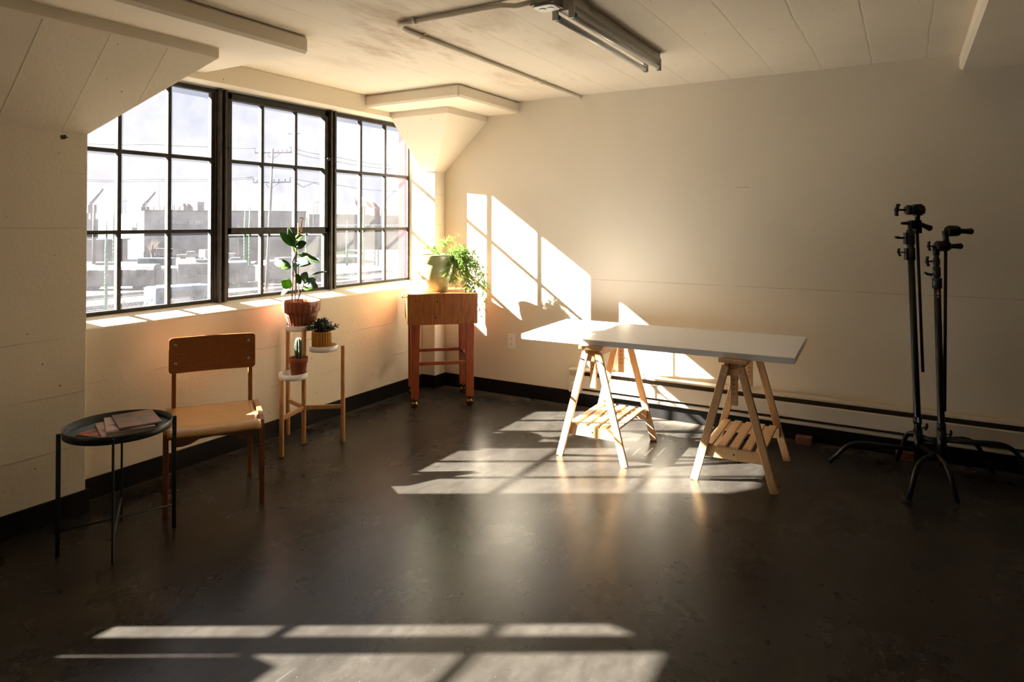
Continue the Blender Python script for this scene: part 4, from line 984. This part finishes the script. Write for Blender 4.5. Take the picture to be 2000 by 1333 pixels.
for i, (px_, y0, D, lab) in enumerate(((244, 388, 235, 'thin pole left of the workshop gable'), (449, 382, 238, 'thin pole behind the workshop roof, right of the dark mullion'), (459, 400, 238, 'short thin pole on the workshop skyline'), (553, 398, 238, 'thin pole over the workshop roof by the near utility pole'), (612, 394, 230, 'left one of three thin poles by the pale shed'), (619, 390, 230, 'tallest of three thin poles by the pale shed'), (626, 399, 230, 'right one of three thin poles by the pale shed'), (745, 400, 230, 'thin pole right of the red cranes'), (184, 400, 140, 'short thick pole with a side arm at far left'), (310, 352, 235, 'tall thin mast above the workshop roof'))):
    upole(D, px_, y0, px_, [(px_-4, px_+4, y0+6, (.1, .9))] if i in (0, 5, 8) else [], lab, .10 if i != 8 else .3, False)
for k in range(10):
    px_ = (286, 312, 320, 336, 349, 352, 359, 409, 340, 300)[k]; b0 = at(px_, 412, 176); t_ = (396, 403, 402, 402, 402, 402, 404, 401, 400, 404)[k]
    t = tag(MB().tube([(0, 0, -1), (0, 0, (412-t_)*176/FPX)], .12, 6).build('roof_vent', M_POLE), 'thin dark vent pipe rising from the workshop roof', 'vent pipe', 'vent pipes on the workshop roof'); t.location = b0
# wires
def wire(pts_, label):
    P_ = [at(*p) for p in pts_]; ps_ = []
    for a, c in zip(P_[:-1], P_[1:]):
        for k in range(10):
            u = k/10; q = a.lerp(c, u); q.z -= (a-c).length*.012*4*u*(1-u); ps_.append(q)
    ps_.append(P_[-1]); base = P_[0]; o = MB().tube([q-base for q in ps_], .036, 5).build('power_line', M_WIRE); o.location = base; tag(o, label, 'power line')
wire([(150, 280, 70), (300, 282, 71), (420, 287, 72), (499, 290, 72)], 'uppermost power line crossing the left panes to the nearest pole')
wire([(150, 350.5, 70), (300, 350, 71), (495, 346, 72)], 'upper of two close power lines crossing the left panes')
wire([(150, 353.5, 72), (300, 354, 73), (497, 349, 74)], 'lower of two close power lines crossing the left panes')
wire([(566, 288, 72), (640, 303, 85), (790, 325, 110)], 'power line running right from the top crossarm of the nearest pole')
wire([(568, 296, 72), (640, 312, 85), (790, 331, 110)], 'thinner power line just below the one from the top crossarm')
wire([(566, 347, 72), (640, 358, 85), (790, 374, 110)], 'power line running right from the lower crossarm')
wire([(572, 353, 72), (592, 366, 72), (612, 357, 73), (640, 362, 80)], 'sagging loop of cable right of the lower crossarm')
# green spiked poles
for i, (px_, y0, y1, lab) in enumerate(((208, 418, 612, 'nearest green banded pole behind the leftmost pane'), (223, 378, 515, 'second green banded pole from the left, partly behind a glazing bar'), (478.5, 407, 500, 'shorter green banded pole right of the dark mullion'), (488, 396, 528, 'taller green banded pole right of the dark mullion'), (512, 383, 530, 'green banded pole just left of the near utility pole'),
        (598.5, 413, 496, 'green banded pole behind the fig plant'), (678, 430, 508, 'green banded pole in the left column of the right panes'), (710, 405, 512, 'tall green banded pole behind the right panes'), (732, 440, 492, 'thin green pole, left of a close pair in the right panes'), (739, 444, 490, 'thin green pole, right of a close pair in the right panes'))):
    D = min(136, 8.95*FPX/(y1-434)); D = max(D, 62); base = gat(px_, D); T_ = at(px_, y0, D).z-GZ
    t = thing('striped_pole', lab, 'pole', tuple(base)); r_ = 2.3*D/FPX if i < 8 else 1.0*D/FPX; r_ = r_*(1.25 if i == 0 else 1)
    MB().tube([(0, 0, 0), (0, 0, T_*.62), (0, 0, T_)], [r_, r_, r_*.12], 12).build('shaft', M_GREEN2, t)
    b = MB()
    if i < 8:
        for k in range(9):
            z = T_*(.62-.055*k); b.tube([(0, 0, z), (0, 0, z+r_*.9)], r_*1.15, 12)
        b.build('bands', M_GRDARK, t)
# vehicles
def vehicle(px_, py_, kind, label, heading=0, m=None):
    base = gnd(px_, py_); t = thing('parked_van' if kind != 'pickup' else 'parked_pickup', label, 'vehicle', tuple(base), R(YAW)+heading); m = m or M_VWHITE
    b = MB()
    if kind == 'van': pr = [(-2.7, .4), (2.6, .4), (2.7, 1.0), (2.3, 1.35), (1.7, 2.3), (-2.6, 2.35), (-2.7, 2.2)]
    elif kind == 'pickup': pr = [(-2.8, .45), (2.7, .45), (2.75, 1.0), (1.5, 1.15), (.9, 1.85), (-.5, 1.85), (-.7, 1.15), (-2.8, 1.1)]
    else: pr = [(-2.3, .35), (2.2, .35), (2.25, .8), (1.2, .95), (.6, 1.5), (-1.2, 1.5), (-2.0, .95), (-2.3, .85)]
    b.prism(pr, -.95, .95, xz); b.build('body', m, t, .08)
    b = MB()
    if kind == 'van': b.prism([(1.1, 1.3), (2.2, 1.35), (1.75, 2.1), (1.1, 2.1)], -.97, .97, xz); 
    elif kind == 'pickup': b.prism([(-.45, 1.2), (1.3, 1.2), (.85, 1.75), (-.4, 1.75)], -.97, .97, xz)
    else: b.prism([(-1.7, .98), (1.0, .98), (.55, 1.4), (-1.1, 1.4)], -.97, .97, xz)
    b.build('side_window', M_VDARK, t)
    for x in (-1.7, 1.75):
        for y in (-.85, .85): MB().tube([(x, y-.12, .36), (x, y+.12, .36)], .36, 14).build('wheel', M_TYRE, t)
vehicle(372, 506, 'pickup', 'white pickup truck parked nearest the teal container', 0.1)
vehicle(360, 498, 'van', 'white van parked behind the pickup, left of two', 1.2)
vehicle(390, 500, 'van', 'white van parked behind the pickup, right of two', .5)
vehicle(410, 506, 'van', 'white van just left of the dark mullion', 1.3)
vehicle(326, 503, 'van', 'white box van beside the bare conical tree', 0)
vehicle(448, 516, 'van', 'white van just right of the dark mullion', .3)
vehicle(466, 517, 'car', 'pale car in front of the low building, left of two', .2)
vehicle(545, 515, 'car', 'pale car in front of the low building, behind the utility pole', 0)
vehicle(620, 514, 'car', 'dark car at the right end of the low building', .3, M_SHED)
ctn = thing('shipping_container', 'teal blue shipping container beside the parked white vans', 'container', tuple(gnd(300, 519)), R(YAW))
MB().box(-3.4, 3.4, 0, 2.4, 0, 1.5).build('body', M_TEAL, ctn, .05)
b = MB()
for k in range(20): b.box(-3.3+k*.35, -3.2+k*.35, -.04, .02, .1, 1.4)
b.build('corrugation', M_TEAL, ctn)
# light rail cars
def train(px0, px1, D, zroof_py, label, D1=None):
    D1 = D1 or D; p, q = gat(px0, D), gat(px1, D1); L_ = (q-p).length; d = (q-p); ang = math.atan2(d.y, d.x)
    t = thing('rail_car', label, 'train', tuple(p), ang, 'silver light rail cars in the yard'); h_ = zat(zroof_py, D)-GZ
    b = MB(); pr = [(.0, .5), (.0, h_*.78), (.35, h_*.95), (.9, h_), (2.1, h_), (2.6, h_*.95), (2.7, h_*.78), (2.7, .5)]
    b.prism(pr, 1.0, L_-1.0, lambda u, v, w_: (w_, u, v)); b.box(.0, 1.0, .3, 2.4, .6, h_*.80); b.box(L_-1, L_, .3, 2.4, .6, h_*.80); b.build('body', M_TRAIN, t, .12)
    n = max(2, int(L_/2.3))
    for k in range(n):
        x = 1.3+k*(L_-2.6)/n; w_ = (L_-2.6)/n*.62; fr_ = MB().box(x, x+w_, -.06, .02, h_*.52, h_*.80).build('window', M_VDARK, t)
        MB().box(x+w_*.45, x+w_*.55, -.08, -.05, h_*.52, h_*.80).build('window_post', M_TRSTR, fr_)
    MB().box(1.0, L_-1, -.03, .02, h_*.42, h_*.46).build('stripe', M_TRSTR, t)
    b = MB(); 
    for x in (2, 3.4, L_-3.4, L_-2): b.tube([(x, .3, .4), (x, 2.4, .4)], .4, 12)
    b.build('wheels', M_TYRE, t)
    MB().box(L_*.3, L_*.5, .8, 2.0, h_, h_+.3).build('roof_unit', M_FAR, t)
train(120, 318, 86, 519, 'silver light rail car in the yard, leftmost of the row', 88)
train(330, 500, 88, 514, 'silver light rail car in the yard, middle of the row', 93)
train(508, 640, 96, 510, 'silver light rail car in the yard, rightmost of the row', 104)
bs = thing('blue_bus', 'pale blue bus nearest the window, seen at an angle below the left panes', 'bus', tuple(gnd(352, 612)), R(YAW)+.95)
b = MB(); b.prism([(-3, .4), (3, .4), (3.1, 1.6), (2.7, 2.7), (-3, 2.8)], -1.2, 1.2, xz); b.build('body', em('pale blue paint', (.06, .10, .17, 1), .4), bs, .25)
b = MB(); b.prism([(2.2, 1.5), (3.14, 1.55), (2.8, 2.45), (2.2, 2.45)], -1.1, 1.1, xz); b.box(-2.6, 1.8, -1.24, 1.24, 1.6, 2.3); b.build('window_band', M_VDARK, bs)
MB().box(-2.9, 3.0, -1.23, 1.23, 1.0, 1.2).build('orange_stripe', M_TRSTR, bs)
b = MB()
for x in (-1.9, 1.9):
    for y in (-1.1, 1.1): b.tube([(x, y-.1, .45), (x, y+.1, .45)], .45, 14)
b.build('wheels', M_TYRE, bs)
# tracks, rails and kerbs
for i, (a0, a1) in enumerate((((120, 590), (760, 531)), ((120, 612), (760, 546)), ((300, 640), (790, 556)))):
    p, q = gnd(*a0), gnd(*a1); t = thing('railway_track', ('farthest of the three railway tracks, just below the light rail cars', 'middle one of the three railway tracks, with pale ballast', 'railway track nearest the window')[i], 'railway track', tuple(p))
    d = (q-p).normalized(); n2 = Vector((-d.y, d.x, 0)); b = MB(); b.beam(Vector((0, 0, .05)), (q-p)+Vector((0, 0, .05)), 2.6, .12); b.build('ballast', M_ROOFW, t)
    for s_ in (-.72, .72): MB().beam(n2*s_+Vector((0, 0, .2)), (q-p)+n2*s_+Vector((0, 0, .2)), .09, .18).build('rail', M_CRANE, t)
# cranes
def crane(px_, py_b, px_t, py_t, D, m, label, back=None):
    base = gat(px_, D); t = thing('crane', label, 'crane', tuple(base)); a = at(px_, py_b, D)-base; c = at(px_t, py_t, D)-base
    tw = MB(); r_ = .8*D/400
    for sx in (-1, 1): tw.tube([(sx*3*D/400, 0, 0), a+Vector((sx*2*D/400, 0, 0))], r_, 6)
    tw.build('tower', m, t); b = MB(); up = Vector((0, 0, 2.2*D/400)); n = 12
    b.tube([a, c], r_*.5, 5); b.tube([a+up, c+up*.3], r_*.5, 5)
    for k in range(n): b.tube([a.lerp(c, k/n), (a+up).lerp(c+up*.3, (k+1)/n)], r_*.3, 4)
    b.build('boom', m, t); b = MB(); b.obox(a-Vector((0, 0, 1)), (7*D/400, 5*D/400, 5*D/400)); b.build('machine_house', m, t)
crane(174, 405, 201, 371, 380, M_CRANE, 'grey lattice crane at the far left of the skyline')
crane(277, 409, 303, 377, 380, M_CRANE, 'grey lattice crane above the workshop gable')
crane(700, 408, 690, 387, 420, M_CRANER, 'red harbour crane, left of the three on the skyline')
crane(728, 412, 707, 387, 430, M_CRANER, 'red harbour crane, middle one on the skyline')
crane(741, 414, 719, 388, 440, M_CRANER, 'red harbour crane, right of the three on the skyline')
# bare tree and scrub
def bare(base, h_, n, seed, spread, mb, r0=.05):
    rr = random.Random(seed)
    for i in range(n):
        a = rr.uniform(0, 6.28); s_ = rr.uniform(.2, 1)*spread; z1 = h_*rr.uniform(.55, 1)
        p0 = Vector(base)+Vector((rr.uniform(-.15, .15), rr.uniform(-.15, .15), 0)); p3 = Vector(base)+Vector((s_*math.cos(a), s_*math.sin(a), z1)); p1 = p0+Vector((0, 0, z1*.45))+(p3-p0)*.12
        c = arc(p0, p1, p3, 5); mb.tube(c, [r0, r0*.8, r0*.6, r0*.4, r0*.25, r0*.12], 4, caps=False)
        for k in range(4):
            q = c[rr.randint(1, 4)]; e = q+Vector((rr.uniform(-.5, .5), rr.uniform(-.5, .5), rr.uniform(.1, .8)))*h_*.16; mb.tube([q, e], [r0*.3, r0*.08], 3, caps=False)
bt = thing('bare_tree', 'tall bare conical tree in front of the workshop corner', 'tree', tuple(gnd(297, 504)))
b = MB(); bare((0, 0, 0), 4.6, 60, 1, 2.2, b, .09); b.build('branches', em('tan twigs', (.13, .095, .07, 1), .9), bt)
rr = random.Random(9)
for k in range(26):
    px_ = 175+k*23.5+rr.uniform(-4, 4); D = (32, 44, 38, 52)[k % 4]+rr.uniform(-1, 1); top = rr.uniform(560, 588)-(12 if px_ > 430 else 0)-(15 if px_ > 640 else 0); h_ = zat(top, D)-GZ
    base = gat(px_, D); b = MB(); bare((0, 0, 0), h_, 26, 100+k, h_*.26, b, .045); o = b.build('bare_shrub', M_TWIG); o.location = base
    tag(o, 'leafless brown shrub in the scrub below the window', 'shrub', 'leafless shrubs below the window')
